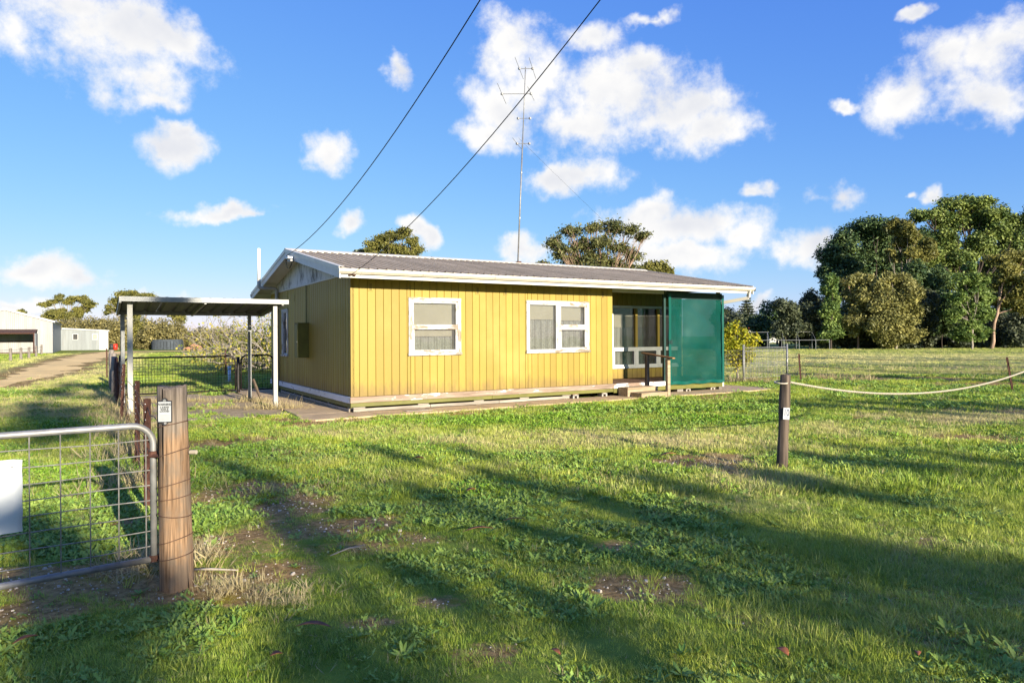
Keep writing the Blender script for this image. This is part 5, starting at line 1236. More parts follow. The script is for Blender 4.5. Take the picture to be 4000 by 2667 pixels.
def tree(name, label, base, clumps, n, size, leaf, bark, rt, seed, group=None, cat='tree', fork=.4, twigs=2, shaft=True, **kw):
    rr = random.Random(seed); o = empty(name, base); tag(o, label, cat, group); bx, by = base[0], base[1]
    cl = [((c[0] - bx, c[1] - by, c[2]), r) for c, r in clumps]
    top = max(c[2] for c, r in cl); ctr = Vector((sum(c[0] for c, r in cl) / len(cl), sum(c[1] for c, r in cl) / len(cl), top * fork))
    mb = MB(); f = Vector((ctr.x * .35, ctr.y * .35, top * fork)); limb(mb, (0, 0, -.2), f, rt, rt * .7, rr, 8, 6, .06)
    for c, r in cl:
        c = Vector(c); s = f * rr.uniform(.75, 1.0); s.z = min(s.z, c.z * .8); P = limb(mb, s, c, rt * .45, rt * .12, rr, 6, 5, .10)
        for k in range(twigs):
            st_ = P[rr.choice((2, 3, 4))]; d = Vector((rr.uniform(-1, 1), rr.uniform(-1, 1), rr.uniform(-.1, 1))); limb(mb, st_, c + Vector((d.x * r[0], d.y * r[1], d.z * r[2])) * .75, rt * .14, rt * .04, rr, 5, 4, .1)
    mb.build('trunk', M[bark], o, True)
    V, F, T = leaf_cloud(cl, n, size, seed, **kw)
    inst('crown', quads_mesh('crown', V, F, M[leaf], T), o); return o
def PX(Y, spec, dy=0.0, dr=1.0, seed=0, k=1.12):
    """clumps read off the photograph (pixels at 4000 px) and set at their own distance; Y in metres"""
    rr = random.Random(seed); out = []
    for s in spec:
        px, py, rx, ry = s[:4]; rx *= k; ry *= k; y = Y + (s[4] if len(s) > 4 else rr.uniform(-1, 1) * rx / FPX * Y * .6); c = AT(px, py, y); a, b = rx / FPX * y, ry / FPX * y; out.append(((c.x, c.y, c.z), (a, (a + b) * .5 * dr, b)))
    return out
def gbase(px, Y): d = pix_dir(px, 1315); return (d[0] * Y, Y, 0)

# gum behind the house, vase of bare limbs with loose clumps
sp_ = [(2165,945,32,26),(2235,905,40,24),(2310,890,36,20),(2390,890,50,28),(2460,900,36,22),(2510,925,34,20),(2200,985,44,30),(2280,955,50,30),(2350,945,46,26),(2420,975,40,26),(2240,1020,50,34),(2330,1010,50,34),(2470,1000,34,26),(2120,1028,26,10),(2390,1040,50,30),(2300,1060,60,30),(2440,1060,50,30)]
tree('gum_tree', 'broad gum tree with bare reddish limbs rising behind the roof ridge', gbase(2350, 60), PX(60, sp_, seed=3), 24000, .24, 'lf_gum', 'bark_gum', .22, 11, sub=12, subr=(.2, .46), fork=.30, twigs=12, up=.2, stray=.32)
tree('dense_bush_tree', 'dense rounded green tree at the right of the broad gum', gbase(2560, 62), PX(62, [(2540,1050,50,36),(2580,1060,46,34),(2615,1080,22,20),(2500,1080,40,26)], seed=5), 7000, .3, 'lf_gum2', 'bark_dark', .25, 12, sub=12)
tree('gum_tree', 'small olive gum tree showing above the roof near the gable', gbase(1520, 75), PX(75, [(1450,965,30,22),(1490,935,34,22),(1530,920,36,20),(1580,915,36,22),(1610,945,24,20),(1500,965,40,20),(1560,975,40,22),(1620,975,30,20),(1450,990,30,20),(1530,1000,44,22),(1600,1000,40,20)], seed=6), 26000, .24, 'lf_gum2', 'bark_grey', .22, 13, sub=12, subr=(.3, .55), twigs=4, fork=.4, stray=.22)
tree('dark_tree', 'small dark treetop just showing over the ridge beside the olive gum', gbase(1410, 80), PX(80, [(1405,988,22,12),(1420,995,20,12)], seed=8), 1500, .3, 'lf_dark', 'bark_dark', .2, 14)
# left background
tree('umbrella_tree', 'wide flat-topped gum with open crown behind the grey shed', gbase(265, 122), PX(122, [(175,1190,24,10),(205,1180,18,10),(232,1165,20,14),(265,1180,24,12),(285,1165,22,12),(320,1170,24,14),(350,1185,28,16),(330,1205,20,14),(305,1212,22,16),(210,1225,36,16),(250,1235,30,16),(285,1232,34,18),(195,1240,24,12),(240,1210,20,10)], seed=7), 20000, .34, 'lf_gum2', 'bark_grey', .28, 15, sub=10, flat_=.3, twigs=3, fork=.3, stray=.2)
tree('umbrella_tree', 'tall gum with clumped foliage rising above the carport roof', gbase(520, 116), PX(116, [(425,1210,20,18),(450,1180,22,18),(480,1155,26,16),(520,1150,34,14),(565,1158,32,12),(600,1175,26,14),(470,1200,24,16),(540,1190,26,12),(700,1245,26,18),(675,1232,20,10),(520,1225,30,16)], seed=9), 18000, .34, 'lf_gum2', 'bark_grey', .3, 16, sub=10, flat_=.3, twigs=3, fork=.35, stray=.2)
tree('umbrella_tree', 'little rounded treetop peeping over the white shed roof', gbase(82, 130), PX(130, [(82,1218,18,10)], seed=2), 1000, .4, 'lf_gum2', 'bark_grey', .2, 17)
hb = [(262,1275,40,32,'lf_scrub'),(318,1272,44,32,'lf_scrub'),(372,1278,42,40,'lf_scrub'),(408,1262,28,16,'lf_dark'),(418,1290,36,48,'lf_scrub'),(462,1280,44,56,'lf_scrub'),(470,1330,48,36,'lf_scrub'),(545,1275,52,44,'lf_gum2'),(585,1300,50,44,'lf_scrub'),(520,1335,46,34,'lf_scrub'),(545,1350,40,24,'lf_scrub_g'),(640,1285,56,40,'lf_scrub'),(690,1300,46,48,'lf_scrub'),(635,1335,60,32,'lf_scrub'),(740,1325,60,36,'lf_scrub'),(790,1320,50,36,'lf_scrub'),(860,1320,60,40,'lf_scrub'),(940,1320,60,36,'lf_scrub')]
hl = ['brownish', 'tangled olive', 'grey-olive', 'dark', 'leaning olive', 'tall pale', 'low spreading', 'yellow-green', 'wide tan', 'low tan', 'fresh green', 'rounded olive', 'bulky olive', 'low brown', 'ragged olive', 'half-hidden tan', 'farther tan', 'farthest olive']
for i, (px, py, rx, ry, lm) in enumerate(hb):
    Y = 108 + (i * 7 % 11) - 4; ry2 = max(ry, (1366 - py) * .55); c = AT(px, (py - ry + 1364) / 2, Y); hgt_ = AT(px, py - ry, Y).z
    cl = PX(Y, [(px, py, rx, ry), (px - rx * .4, py + ry * .7, rx * .8, ry * .8), (px + rx * .4, py + ry * .8, rx * .8, ry * .8), (px, (py + ry + 1362) / 2, rx, (1366 - py) * .35)], seed=i)
    tree('scrub_bush', hl[i] + ' scrub bush in the thicket beyond the paddock', gbase(px, Y), cl, 6000, .34, lm, 'bark_grey', .12, 40 + i, 'scrub thicket', 'bush', sub=14, up=.5, twigs=1, fork=.25)
# right background: pines and mixed trees
tree('pine_tree', 'huge dark rounded pine left of the grove', gbase(3400, 90), PX(90, [(3250,1010,60,60),(3240,1060,44,40),(3300,960,60,60),(3370,900,70,48),(3440,890,64,40),(3330,1040,80,60),(3420,980,90,70),(3500,950,60,60),(3480,1040,80,60),(3270,1090,60,36),(3560,1000,60,60),(3400,1090,80,50),(3560,1090,70,50),(3330,1130,80,50),(3480,1150,80,50),(3600,930,40,40)], seed=20), 76000, .38, 'lf_pine_d', 'bark_dark', .35, 20, sub=22, up=.6, fork=.35)
tree('pine_tree', 'tallest broad spreading pine at the right of the grove', gbase(3770, 92), PX(92, [(3600,840,60,26),(3660,850,60,40),(3740,800,70,34),(3810,790,70,28),(3880,830,60,40),(3720,870,60,44),(3790,860,70,50),(3870,900,70,50),(3950,880,60,50),(3980,940,60,60),(3700,920,40,30),(3830,960,70,50),(3910,990,60,40),(3760,1010,60,34),(3650,930,50,40),(3640,1010,60,40),(3690,960,40,24),(4030,860,50,60),(3850,1040,60,34),(4060,980,70,70),(3700,1040,70,50),(3930,1060,80,50),(3660,1110,60,60),(3860,1110,80,50),(3720,980,50,40)], seed=21), 96000, .38, 'lf_pine', 'bark_dark', .4, 21, sub=18, up=.6, fork=.4, twigs=4, subr=(.32, .55))
tree('gum_tree', 'slender sunlit gum standing in front of the dark pine', gbase(3515, 82), PX(82, [(3500,890,36,34),(3540,900,36,34),(3570,930,24,24),(3520,950,40,24),(3560,985,36,26),(3620,960,30,30),(3635,1000,30,26),(3590,1020,40,24),(3485,1000,26,26)], seed=22), 20000, .32, 'lf_gum2', 'bark_grey', .16, 22, sub=12, fork=.5, twigs=3)
tree('golden_wattle', 'golden olive wattle lit by the sun before the grove', gbase(3500, 76), PX(76, [(3480,1085,34,26),(3450,1120,44,40),(3520,1110,50,40),(3560,1150,40,40),(3500,1180,60,50),(3440,1190,50,40),(3570,1210,40,40),(3510,1250,60,40),(3440,1270,60,40),(3480,1315,60,36),(3560,1300,50,40)], seed=23), 26000, .3, 'lf_gold', 'bark_grey', .14, 23, sub=14, up=.5)
tree('gum_tree', 'bronze-leaved small gum beside the golden wattle', gbase(3350, 78), PX(78, [(3310,1100,36,22),(3360,1090,44,24),(3400,1105,30,26),(3320,1150,40,30),(3380,1160,46,34),(3340,1210,50,40),(3330,1270,50,40),(3390,1240,50,40)], seed=24), 16000, .3, 'lf_gold', 'bark_gum', .13, 24, sub=12, fork=.4, twigs=3)
tree('young_pine', 'small light green young pine at the left edge of the grove', gbase(3245, 77), PX(77, [(3245,1090,22,24),(3240,1130,32,30),(3255,1170,30,26),(3240,1210,36,30),(3250,1260,40,34),(3240,1310,40,30)], seed=25), 13000, .32, 'lf_pine_l', 'bark_dark', .12, 25, sub=12, up=.6)
tree('young_pine', 'bright feathery young pine with slim trunk beside the bent gum', gbase(3796, 74), PX(74, [(3785,1045,26,24),(3770,1085,44,30),(3820,1100,40,30),(3790,1140,60,34),(3740,1160,44,26),(3840,1170,44,28),(3790,1210,64,34),(3730,1230,40,26),(3850,1230,40,28),(3790,1265,50,24),(3760,1305,50,28),(3830,1300,50,30)], seed=26), 26000, .3, 'lf_pine_l', 'bark_grey', .12, 26, sub=14, up=.7, subr=(.28, .5))
tree('gum_tree', 'bent pale-trunked gum with rusty olive leaves at the frame side of the grove', gbase(3872, 75), PX(75, [(3900,1010,44,26),(3960,1000,50,30),(4010,1020,44,34),(3940,1050,50,26),(3990,1080,50,30),(3900,1100,44,30),(3960,1130,50,34),(4030,1130,50,50),(3920,1170,44,30),(4000,1190,50,40)], seed=27), 22000, .3, 'lf_gum2', 'bark_gum', .2, 27, sub=12, fork=.55, twigs=3)
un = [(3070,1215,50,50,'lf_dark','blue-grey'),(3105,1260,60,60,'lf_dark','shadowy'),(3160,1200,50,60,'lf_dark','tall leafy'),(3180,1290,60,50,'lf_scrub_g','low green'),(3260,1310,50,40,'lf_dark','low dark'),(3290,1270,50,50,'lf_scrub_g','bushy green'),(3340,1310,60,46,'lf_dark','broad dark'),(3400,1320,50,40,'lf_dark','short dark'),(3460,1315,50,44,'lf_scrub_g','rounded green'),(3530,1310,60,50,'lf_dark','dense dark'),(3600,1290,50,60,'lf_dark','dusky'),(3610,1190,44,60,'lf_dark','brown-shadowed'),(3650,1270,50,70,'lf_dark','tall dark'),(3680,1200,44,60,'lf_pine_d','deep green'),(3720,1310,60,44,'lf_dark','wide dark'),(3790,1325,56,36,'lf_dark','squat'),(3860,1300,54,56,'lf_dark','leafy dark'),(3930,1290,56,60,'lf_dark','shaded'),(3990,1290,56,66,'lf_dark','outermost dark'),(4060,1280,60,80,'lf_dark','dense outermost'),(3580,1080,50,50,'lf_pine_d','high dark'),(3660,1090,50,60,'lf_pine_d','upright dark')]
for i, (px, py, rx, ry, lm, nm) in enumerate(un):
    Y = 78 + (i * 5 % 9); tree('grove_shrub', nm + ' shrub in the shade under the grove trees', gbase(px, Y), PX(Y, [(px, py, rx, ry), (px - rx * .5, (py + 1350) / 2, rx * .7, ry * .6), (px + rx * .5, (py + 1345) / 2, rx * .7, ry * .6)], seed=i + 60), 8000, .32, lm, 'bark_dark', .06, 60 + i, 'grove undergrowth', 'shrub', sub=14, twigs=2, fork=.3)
# the far row of trees through which little sky shows
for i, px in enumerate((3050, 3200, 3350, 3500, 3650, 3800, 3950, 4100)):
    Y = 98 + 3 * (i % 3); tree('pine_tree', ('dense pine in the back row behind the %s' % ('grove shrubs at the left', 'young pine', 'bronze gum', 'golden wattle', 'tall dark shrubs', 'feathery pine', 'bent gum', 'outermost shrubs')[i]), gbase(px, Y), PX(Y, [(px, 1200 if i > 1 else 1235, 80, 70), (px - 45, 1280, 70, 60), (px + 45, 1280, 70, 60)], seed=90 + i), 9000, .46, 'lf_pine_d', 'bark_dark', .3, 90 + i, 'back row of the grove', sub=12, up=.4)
# right, between house and grove
def araucaria():
    Y = 150.0; b = gbase(2918, Y); o = empty('norfolk_pine', b); tag(o, 'distant tiered norfolk pine against the sky', 'tree'); rr = random.Random(3); mb = MB(); top = AT(2920, 1160, Y).z
    mb.tube([(0, 0, 0), (0, 0, top)], [.35, .04], 6); Vs, Fs, Ts = [], [], []; nb = 0; r = np.random.default_rng(5)
    for k in range(11):
        z = top * (.36 + .6 * k / 10); rad = 3.0 * (1 - k / 11) + .25
        for j in range(9):
            a = j * 2 * math.pi / 9 + k * .35 + rr.uniform(-.15, .15); L_ = rad * rr.uniform(.75, 1.1); e = Vector((L_ * math.cos(a), L_ * math.sin(a), .12 * L_ - .05)); mb.tube([(0, 0, z), tuple(e + Vector((0, 0, z)))], [.06, .02], 4)
            m = int(26 * L_); t = r.random((m, 1)) ** .7; P = np.array([[0, 0, z]]) + t * np.array([list(e)]) + r.normal(size=(m, 3)) * np.array([.22, .22, .09]); s = .26; A = unit(r.normal(size=(m, 3)) * np.array([1, 1, .4])) * s; B = unit(np.cross(A, r.normal(size=(m, 3)))) * s * .5
            Vs.append(np.stack([P - A, P + B, P + A, P - B], 1).reshape(-1, 3)); Ts.append(np.repeat(r.random(m), 4))
    mb.build('trunk', M['bark_dark'], o); V = np.concatenate(Vs); inst('crown', quads_mesh('crown', V, np.arange(len(V)).reshape(-1, 4), M['lf_dark'], np.concatenate(Ts)), o)
araucaria()
for i, (px, py, rx, ry, Y, lm, nm) in enumerate(((2845,1265,50,50,96,'lf_dark','dark leafy tree behind the lemon bush'),(2890,1255,26,30,120,'lf_gum2','pale olive small tree below the norfolk pine'),(2985,1255,48,36,112,'lf_dark','dark spreading tree over the red roofed house'),(2960,1320,40,26,100,'lf_dark','open dark shrub in front of the red roofed house'),(3035,1250,14,16,118,'lf_gum','little shrub at the side of the red roofed house'),(2820,1230,40,40,100,'lf_dark','dark tree half hidden by the end of the porch'),(2880,1335,60,22,92,'lf_scrub_g','low green shrub far behind the lemon bush'))):
    tree('far_tree', nm, gbase(px, Y), PX(Y, [(px, py, rx, ry), (px - rx * .4, py + ry * .6, rx * .7, ry * .6), (px + rx * .4, py + ry * .7, rx * .7, ry * .6)], seed=i + 120), 4200, .38, lm, 'bark_dark', .2, 120 + i, sub=12, fork=.4)

# lemon bush, close: broad leaves
lb = (8.05, 24.6, 0)
tree('lemon_bush', 'yellow-green citrus bush beside the porch end', lb, [((7.9, 24.6, 1.45), (.62, .6, .55)), ((8.3, 24.5, 1.25), (.5, .5, .5)), ((8.0, 24.5, .85), (.62, .6, .5)), ((7.6, 24.6, 1.1), (.5, .5, .6)), ((8.35, 24.5, .75), (.35, .4, .4)), ((7.9, 24.5, 1.8), (.35, .35, .3)), ((8.25, 24.5, 1.65), (.25, .25, .3))], 5200, .11, 'lf_lemon', 'bark_grey', .05, 31, cat='bush', sub=10, fork=.3, aspect=.45, up=.5)
# fig tree: sprawling grey twigs, yellowing leaves
def fig():
    base = Vector((-13.2, 33.5, 0)); o = empty('fig_tree', base); tag(o, 'sprawling half-bare fig tree with pale twigs and yellowing leaves', 'tree'); rr = random.Random(8); mb = MB(); tips = []
    def grow(p, d, L_, r, lev):
        n = 4; pts = [p]; q = p; dd = d
        for i in range(n):
            dd = (dd + Vector((rr.uniform(-1, 1), rr.uniform(-1, 1), rr.uniform(-.75, .75))) * .30 + Vector((0, 0, -.05 if lev < 3 else .05))).normalized(); q = q + dd * L_ / n
            if q.z < .12: q.z = .12; dd.z = abs(dd.z) * .5
            if q.z > 3.3: dd.z = -abs(dd.z) * .3
            pts.append(q)
        mb.tube(pts, [r * (1 - .45 * i / n) for i in range(n + 1)], 5 if lev < 3 else 3, cap=False)
        if lev >= 5 or r < .006: tips.append(q); return
        for k in range(rr.choice((2, 3)) if lev < 4 else rr.choice((2, 2, 3))):
            s = pts[rr.choice((2, 3, 4, 4))]; nd = (dd + Vector((rr.uniform(-1, 1), rr.uniform(-1, 1), rr.uniform(-.6, .7))) * .85).normalized(); grow(s, nd, L_ * rr.uniform(.62, .86), r * .62, lev + 1)
        if lev > 1: tips.append(pts[-1])
    for k in range(24):
        a = k / 24 * 4 * math.pi + rr.uniform(-.3, .3); el = rr.uniform(.15, 1.2); grow(Vector((rr.uniform(-1.3, 1.6), rr.uniform(-.5, .5), rr.uniform(.1, .5))), Vector((math.cos(a) * math.cos(el), math.sin(a) * math.cos(el) * .8, math.sin(el))), rr.uniform(1.0, 1.55), .05, 1)
    mb.build('branches', M['twig'], o, True)
    r = np.random.default_rng(4); P = np.array([list(t) for t in tips]); P = P[r.random(len(P)) < .5]
    P = np.concatenate([P + r.normal(size=P.shape) * .10, P[r.random(len(P)) < .8] + r.normal(size=(1, 3)) * .02 + np.array([.0, 0, .06])]); lowm = P[:, 2] < 1.0
    P = np.concatenate([P] + [P[lowm] + r.normal(size=(int(lowm.sum()), 3)) * .14 for _ in range(2)]); m = len(P)
    N_ = unit(r.normal(size=(m, 3)) + np.array([.2, -.5, .5])); a = unit(np.cross(N_, r.normal(size=(m, 3)))); b = np.cross(N_, a); s = .13 * r.uniform(.6, 1.2, (m, 1)); V = np.stack([P - a * s * .5, P + b * s * .36, P + a * s * .5, P - b * s * .36], 1).reshape(-1, 3)
    inst('leaves', quads_mesh('leaves', V, np.arange(m * 4).reshape(m, 4), M['lf_fig'], np.repeat(np.clip(r.normal(.5, .3, m), 0, 1), 4)), o)
    # a darker leafy core behind the twigs
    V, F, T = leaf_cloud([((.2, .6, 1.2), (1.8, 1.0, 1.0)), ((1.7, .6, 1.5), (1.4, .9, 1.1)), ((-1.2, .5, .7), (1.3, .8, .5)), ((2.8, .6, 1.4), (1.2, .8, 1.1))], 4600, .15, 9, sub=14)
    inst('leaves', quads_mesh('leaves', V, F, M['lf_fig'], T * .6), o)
fig()

# ------------------------------------------------------------------ trees behind the photographer, whose shadows fall across the lawn
def street_gum(x, y, clumps, n, seed, rt, label):
    """clumps given as (offset x, offset y, height, rx, rz)"""
    tree('street_gum', label, (x, y, 0), [((x + a, y + b, z), (r, r, rz)) for a, b, z, r, rz in clumps], n, .30, 'lf_gum', 'bark_gum', rt, seed, 'street gums behind the lawn', sub=9, subr=(.25, .45), twigs=3, fork=.4, flat_=.4)
STREET = []
def shade_tree(bx, by, targets, seed, rt, label, n=800, leaf='lf_gum'):
    """targets: (ground x, ground y of the shadow's middle, clump height, clump radius)"""
    k = 1 / math.tan(SUN_EL); cl = []
    rr = random.Random(seed)
    for (gx, gy, z, r0) in [(a + rr.uniform(-1, 1) * c * .75 + q * c * -shx, b + rr.uniform(-1, 1) * c * .45 - q * c * shy, h, c * rr.uniform(.42, .62)) for (a, b, h, c) in targets for q in (-2.4, -.9, .8, 2.3)]:
        r = r0; cl.append(((gx - shx * k * z, gy - shy * k * z, z), (r, r, r * .75)))
    tree('street_gum', label, (bx, by, 0), cl, n * len(targets), .15, leaf, 'bark_gum', rt, seed, 'street gums across the road', sub=9, twigs=2, fork=.45, stray=.55)
shade_tree(14.8, -12.9, [(2.7,4.7,5,.45),(1.2,6.3,5.6,.32),(3.5,3.9,4.6,.45),(2.1,5.6,5.3,.38),(4.2,3.7,5.1,.4),(.3,5.6,5.2,.2),(-.9,7.1,5.9,.25),(1.7,7.3,6.3,.25),(-.2,7.9,6.2,.28),(-1.6,9.4,6.6,.26),(-.6,9.6,6.9,.18),(-10.0,14.6,11,1.0),(-13,21,12,1.2),(-8.6,13.4,10.5,.9),(-11.5,14.0,11.5,.9)], 301, .075, 'tall gum across the road shading the middle of the lawn')
shade_tree(9.5, -12.5, [(-2.0,3.3,5,.42),(-.5,4.4,5.6,.22),(.3,3.9,5.2,.2),(-1.7,5.7,6.2,.22),(-2.6,7.4,6.6,.18),(-3.6,8.6,7,.2),(-3.0,4.6,5.5,.35),(-.6,2.7,4.3,.4),(-3.9,5.6,5.9,.28),(-2.9,3.0,5.2,.42)], 302, .06, 'smaller gum across the road shading the gate and near grass', 620)
shade_tree(21.0, -9.5, [(5.6,8.9,6,.35),(4.4,8.7,6.1,.32),(7.2,15.0,7.2,.55),(10.2,15.4,7.6,.6),(8.7,15.4,7.4,.5),(3.0,7.7,5.2,.35)], 303, .06, 'slim gum across the road shading the lawn by the rope')
for i, (bx, by, tg, lb) in enumerate(((31, 6, [(14, 26, 5.5, 1.1), (18, 27, 6, 1.2), (22, 25, 6.5, 1.2), (11, 29, 6.2, 1.0)], 'roadside gum at the near corner of the field'), (40, 12, [(24, 34, 6.5, 1.5), (30, 35, 7, 1.5), (19, 37, 7, 1.3), (14, 38, 7, 1.2)], 'roadside gum at the second corner of the field'), (52, 18, [(34, 44, 7.5, 1.6), (27, 47, 8, 1.6), (40, 43, 7.5, 1.5), (20, 49, 8.2, 1.5)], 'roadside gum farther along the field'), (66, 26, [(44, 58, 8.5, 1.6), (52, 57, 9, 1.6), (36, 62, 9, 1.6)], 'roadside gum at the far side of the field'))):
    shade_tree(bx, by, tg, 310 + i, .2, lb, 1800)
# ------------------------------------------------------------------ lawn plants
def proto_mesh(name, V, F, mat, h):
    me = bpy.data.meshes.new(name); me.from_pydata([tuple(v) for v in V], [], [tuple(f) for f in F]); a = me.attributes.new('hgt', 'FLOAT', 'POINT'); a.data.foreach_set('value', np.asarray(h, np.float32)); me.materials.append(mat); me.update(); return me
def blade(V, F, Hh, base, ang, length, width, lean, curl, rr, seg=3):
    b0 = len(V); d = np.array([math.cos(ang), math.sin(ang), 0]); s = np.array([-math.sin(ang), math.cos(ang), 0]); p = np.array(base, float); th = lean
    for i in range(seg + 1):
        t = i / seg; w = width * (1 - t ** 1.6) * .5
        if i < seg: V.append(p - s * w); V.append(p + s * w); Hh += [t, t]
        else: V.append(p.copy()); Hh.append(1.0)
        th = lean + curl * t; p = p + (d * math.sin(th) + np.array([0, 0, 1]) * math.cos(th)) * (length / seg)
    for i in range(seg - 1): F.append((b0 + 2 * i, b0 + 2 * i + 1, b0 + 2 * i + 3, b0 + 2 * i + 2))
    F.append((b0 + 2 * seg - 2, b0 + 2 * seg - 1, b0 + 2 * seg))
def grass_proto(name, mat, n, length, width, spread, lean, curl, seed, seg=3):
    rr = random.Random(seed); V, F, Hh = [], [], []
    for k in range(n):
        a = rr.uniform(0, 6.28); r = spread * rr.random() ** .5; blade(V, F, Hh, (r * math.cos(a), r * math.sin(a), -.01), a + rr.uniform(-.9, .9), length * rr.uniform(.5, 1.15), width * rr.uniform(.7, 1.2), lean * rr.uniform(.2, 1.2), curl * rr.uniform(.2, 1.3), rr, seg)
    return proto_mesh(name, V, F, mat, Hh)
def leaf_strip(V, F, Hh, base, ang, length, width, lean, curl, lob, seg=6, fold=.25):
    b0 = len(V); d = np.array([math.cos(ang), math.sin(ang), 0]); s = np.array([-math.sin(ang), math.cos(ang), 0]); p = np.array(base, float)
    for i in range(seg + 1):
        t = i / seg; w = width * .5 * math.sin(math.pi * min(1, .12 + t * .86)) ** .7 * (t ** .5 + .15) * (1 - lob * (i % 2)); th = lean + curl * t; upv = np.array([0, 0, 1.0])
        V += [p - s * w + upv * w * fold, p.copy(), p + s * w + upv * w * fold]; Hh += [.35 + .65 * t] * 3; p = p + (d * math.sin(th) + upv * math.cos(th)) * (length / seg)
    for i in range(seg):
        a = b0 + 3 * i; F += [(a, a + 1, a + 4, a + 3), (a + 1, a + 2, a + 5, a + 4)]
def rosette_proto(name, mat, n, length, width, lob, seed, lean=(1.0, 1.35), curl=.35, seg=6):
    rr = random.Random(seed); V, F, Hh = [], [], []
    for k in range(n):
        a = k * 2.4 + rr.uniform(-.3, .3); leaf_strip(V, F, Hh, (.004 * math.cos(a), .004 * math.sin(a), .002), a, length * rr.uniform(.6, 1.15), width * rr.uniform(.75, 1.2), rr.uniform(*lean), rr.uniform(-.1, curl), lob, seg)
    return proto_mesh(name, V, F, mat, Hh)
def mat_proto(name, mat, n, spread, hgt_, leaf, seed, lob=.5):
    """mat-forming weed: many little upright lobed leaves"""
    rr = random.Random(seed); V, F, Hh = [], [], []
    for k in range(n):
        a = rr.uniform(0, 6.28); r = spread * rr.random() ** .5; leaf_strip(V, F, Hh, (r * math.cos(a), r * math.sin(a), hgt_ * rr.uniform(0, .6)), rr.uniform(0, 6.28), leaf * rr.uniform(.6, 1.2), leaf * .55, rr.uniform(.5, 1.2), rr.uniform(0, .5), lob, 4)
    return proto_mesh(name, V, F, mat, Hh)
MG = leafmat('grass_blades', (0.16, 0.285, 0.02), (0.47, 0.54, 0.06), (0.68, 0.59, 0.27), .16, .5, True)
MW = leafmat('broad_weed_leaves', (0.13, 0.265, 0.04), (0.34, 0.46, 0.085), (0.50, 0.44, 0.18), .16, .5, True)
MC = leafmat('clover_leaves', (0.10, 0.25, 0.015), (0.27, 0.43, 0.035), (0.46, 0.42, 0.12), .16, .5, True)
MS = leafmat('straw_blades', (0.38, 0.30, 0.16), (0.56, 0.46, 0.27), None, .25, .7, True)
def scatter(name, label, cat, protos, x, y, z, scl, rot, idx, tint, dry, tilt=None):
    c = bpy.data.collections.new(name + '_kinds')
    for k, me in enumerate(protos): o = bpy.data.objects.new('%s_kind' % name, me); c.objects.link(o)
    names = sorted(o.name for o in c.objects)
    me = bpy.data.meshes.new(name); n = len(x); me.vertices.add(n); me.vertices.foreach_set('co', np.stack([x, y, z], 1).astype(np.float32).ravel())
    def at(nm, typ, v, key='value'): a = me.attributes.new(nm, typ, 'POINT'); a.data.foreach_set(key, v)
    rv = np.zeros((n, 3), np.float32); rv[:, 2] = rot
    if tilt is not None: rv[:, 0] = tilt[0]; rv[:, 1] = tilt[1]
    at('rot', 'FLOAT_VECTOR', rv.ravel(), 'vector'); at('scl', 'FLOAT', scl.astype(np.float32)); at('idx', 'INT', idx.astype(np.int32)); at('tint', 'FLOAT', tint.astype(np.float32)); at('dry', 'FLOAT', dry.astype(np.float32))
    ob = inst(name, me); tag(ob, label, cat, kind='stuff')
    ng = bpy.data.node_groups.new(name, 'GeometryNodeTree'); ng.interface.new_socket('Geometry', in_out='INPUT', socket_type='NodeSocketGeometry'); ng.interface.new_socket('Geometry', in_out='OUTPUT', socket_type='NodeSocketGeometry')
    N = ng.nodes; Lk = ng.links; gi = N.new('NodeGroupInput'); go = N.new('NodeGroupOutput'); ip = N.new('GeometryNodeInstanceOnPoints'); ci = N.new('GeometryNodeCollectionInfo')
    ci.inputs['Collection'].default_value = c; ci.inputs['Separate Children'].default_value = True; ci.inputs['Reset Children'].default_value = True; ip.inputs['Pick Instance'].default_value = True
    def na(nm, t): q = N.new('GeometryNodeInputNamedAttribute'); q.data_type = t; q.inputs['Name'].default_value = nm; return q.outputs['Attribute']
    Lk.new(gi.outputs[0], ip.inputs['Points']); Lk.new(ci.outputs[0], ip.inputs['Instance']); Lk.new(na('idx', 'INT'), ip.inputs['Instance Index'])
    e2r = N.new('FunctionNodeEulerToRotation'); Lk.new(na('rot', 'FLOAT_VECTOR'), e2r.inputs[0]); Lk.new(e2r.outputs[0], ip.inputs['Rotation']); Lk.new(na('scl', 'FLOAT'), ip.inputs['Scale']); Lk.new(ip.outputs[0], go.inputs[0])
    md = ob.modifiers.new('scatter', 'NODES'); md.node_group = ng; return ob
def sample(y0, y1, dens, seed, side=2.0):
    """points over the ground in view (and a little beyond), evenly per square metre"""
    r = np.random.default_rng(seed); wmax = .80 * y1 + side; area = (y1 - y0) * 2 * wmax; n = int(area * dens); x = r.uniform(-wmax, wmax, n); y = r.uniform(y0, y1, n); k = np.abs(x) < .80 * y + side
    x, y = x[k], y[k]; u, v = UV(x, y); soil, dry, lush, lng, tr = zones(x, y)
    ok = ~((u > -1.12) & (u < 12.55) & (v > -.86) & (v < 9)); pad = (u > -4.0) & (u < -1.1) & (v > .35) & (v < 7.4)
    ok &= ~(pad & (fbm(x, y, .7, 3) < .62)); ok &= ~((tr < .2) & (r.random(len(x)) < .93))
    return x[ok], y[ok], soil[ok], dry[ok], lush[ok], lng[ok], r
gp_ = [grass_proto('g%d' % k, MG, 18, .040, .0030, .035, .7, .9, 100 + k) for k in range(5)]
gl_ = [grass_proto('h%d' % k, MG, 14, .09, .0030, .04, .6, 1.4, 200 + k, 4) for k in range(4)]
gm_ = [grass_proto('m%d' % k, MG, 22, .058, .0065, .09, .6, .7, 300 + k) for k in range(4)]
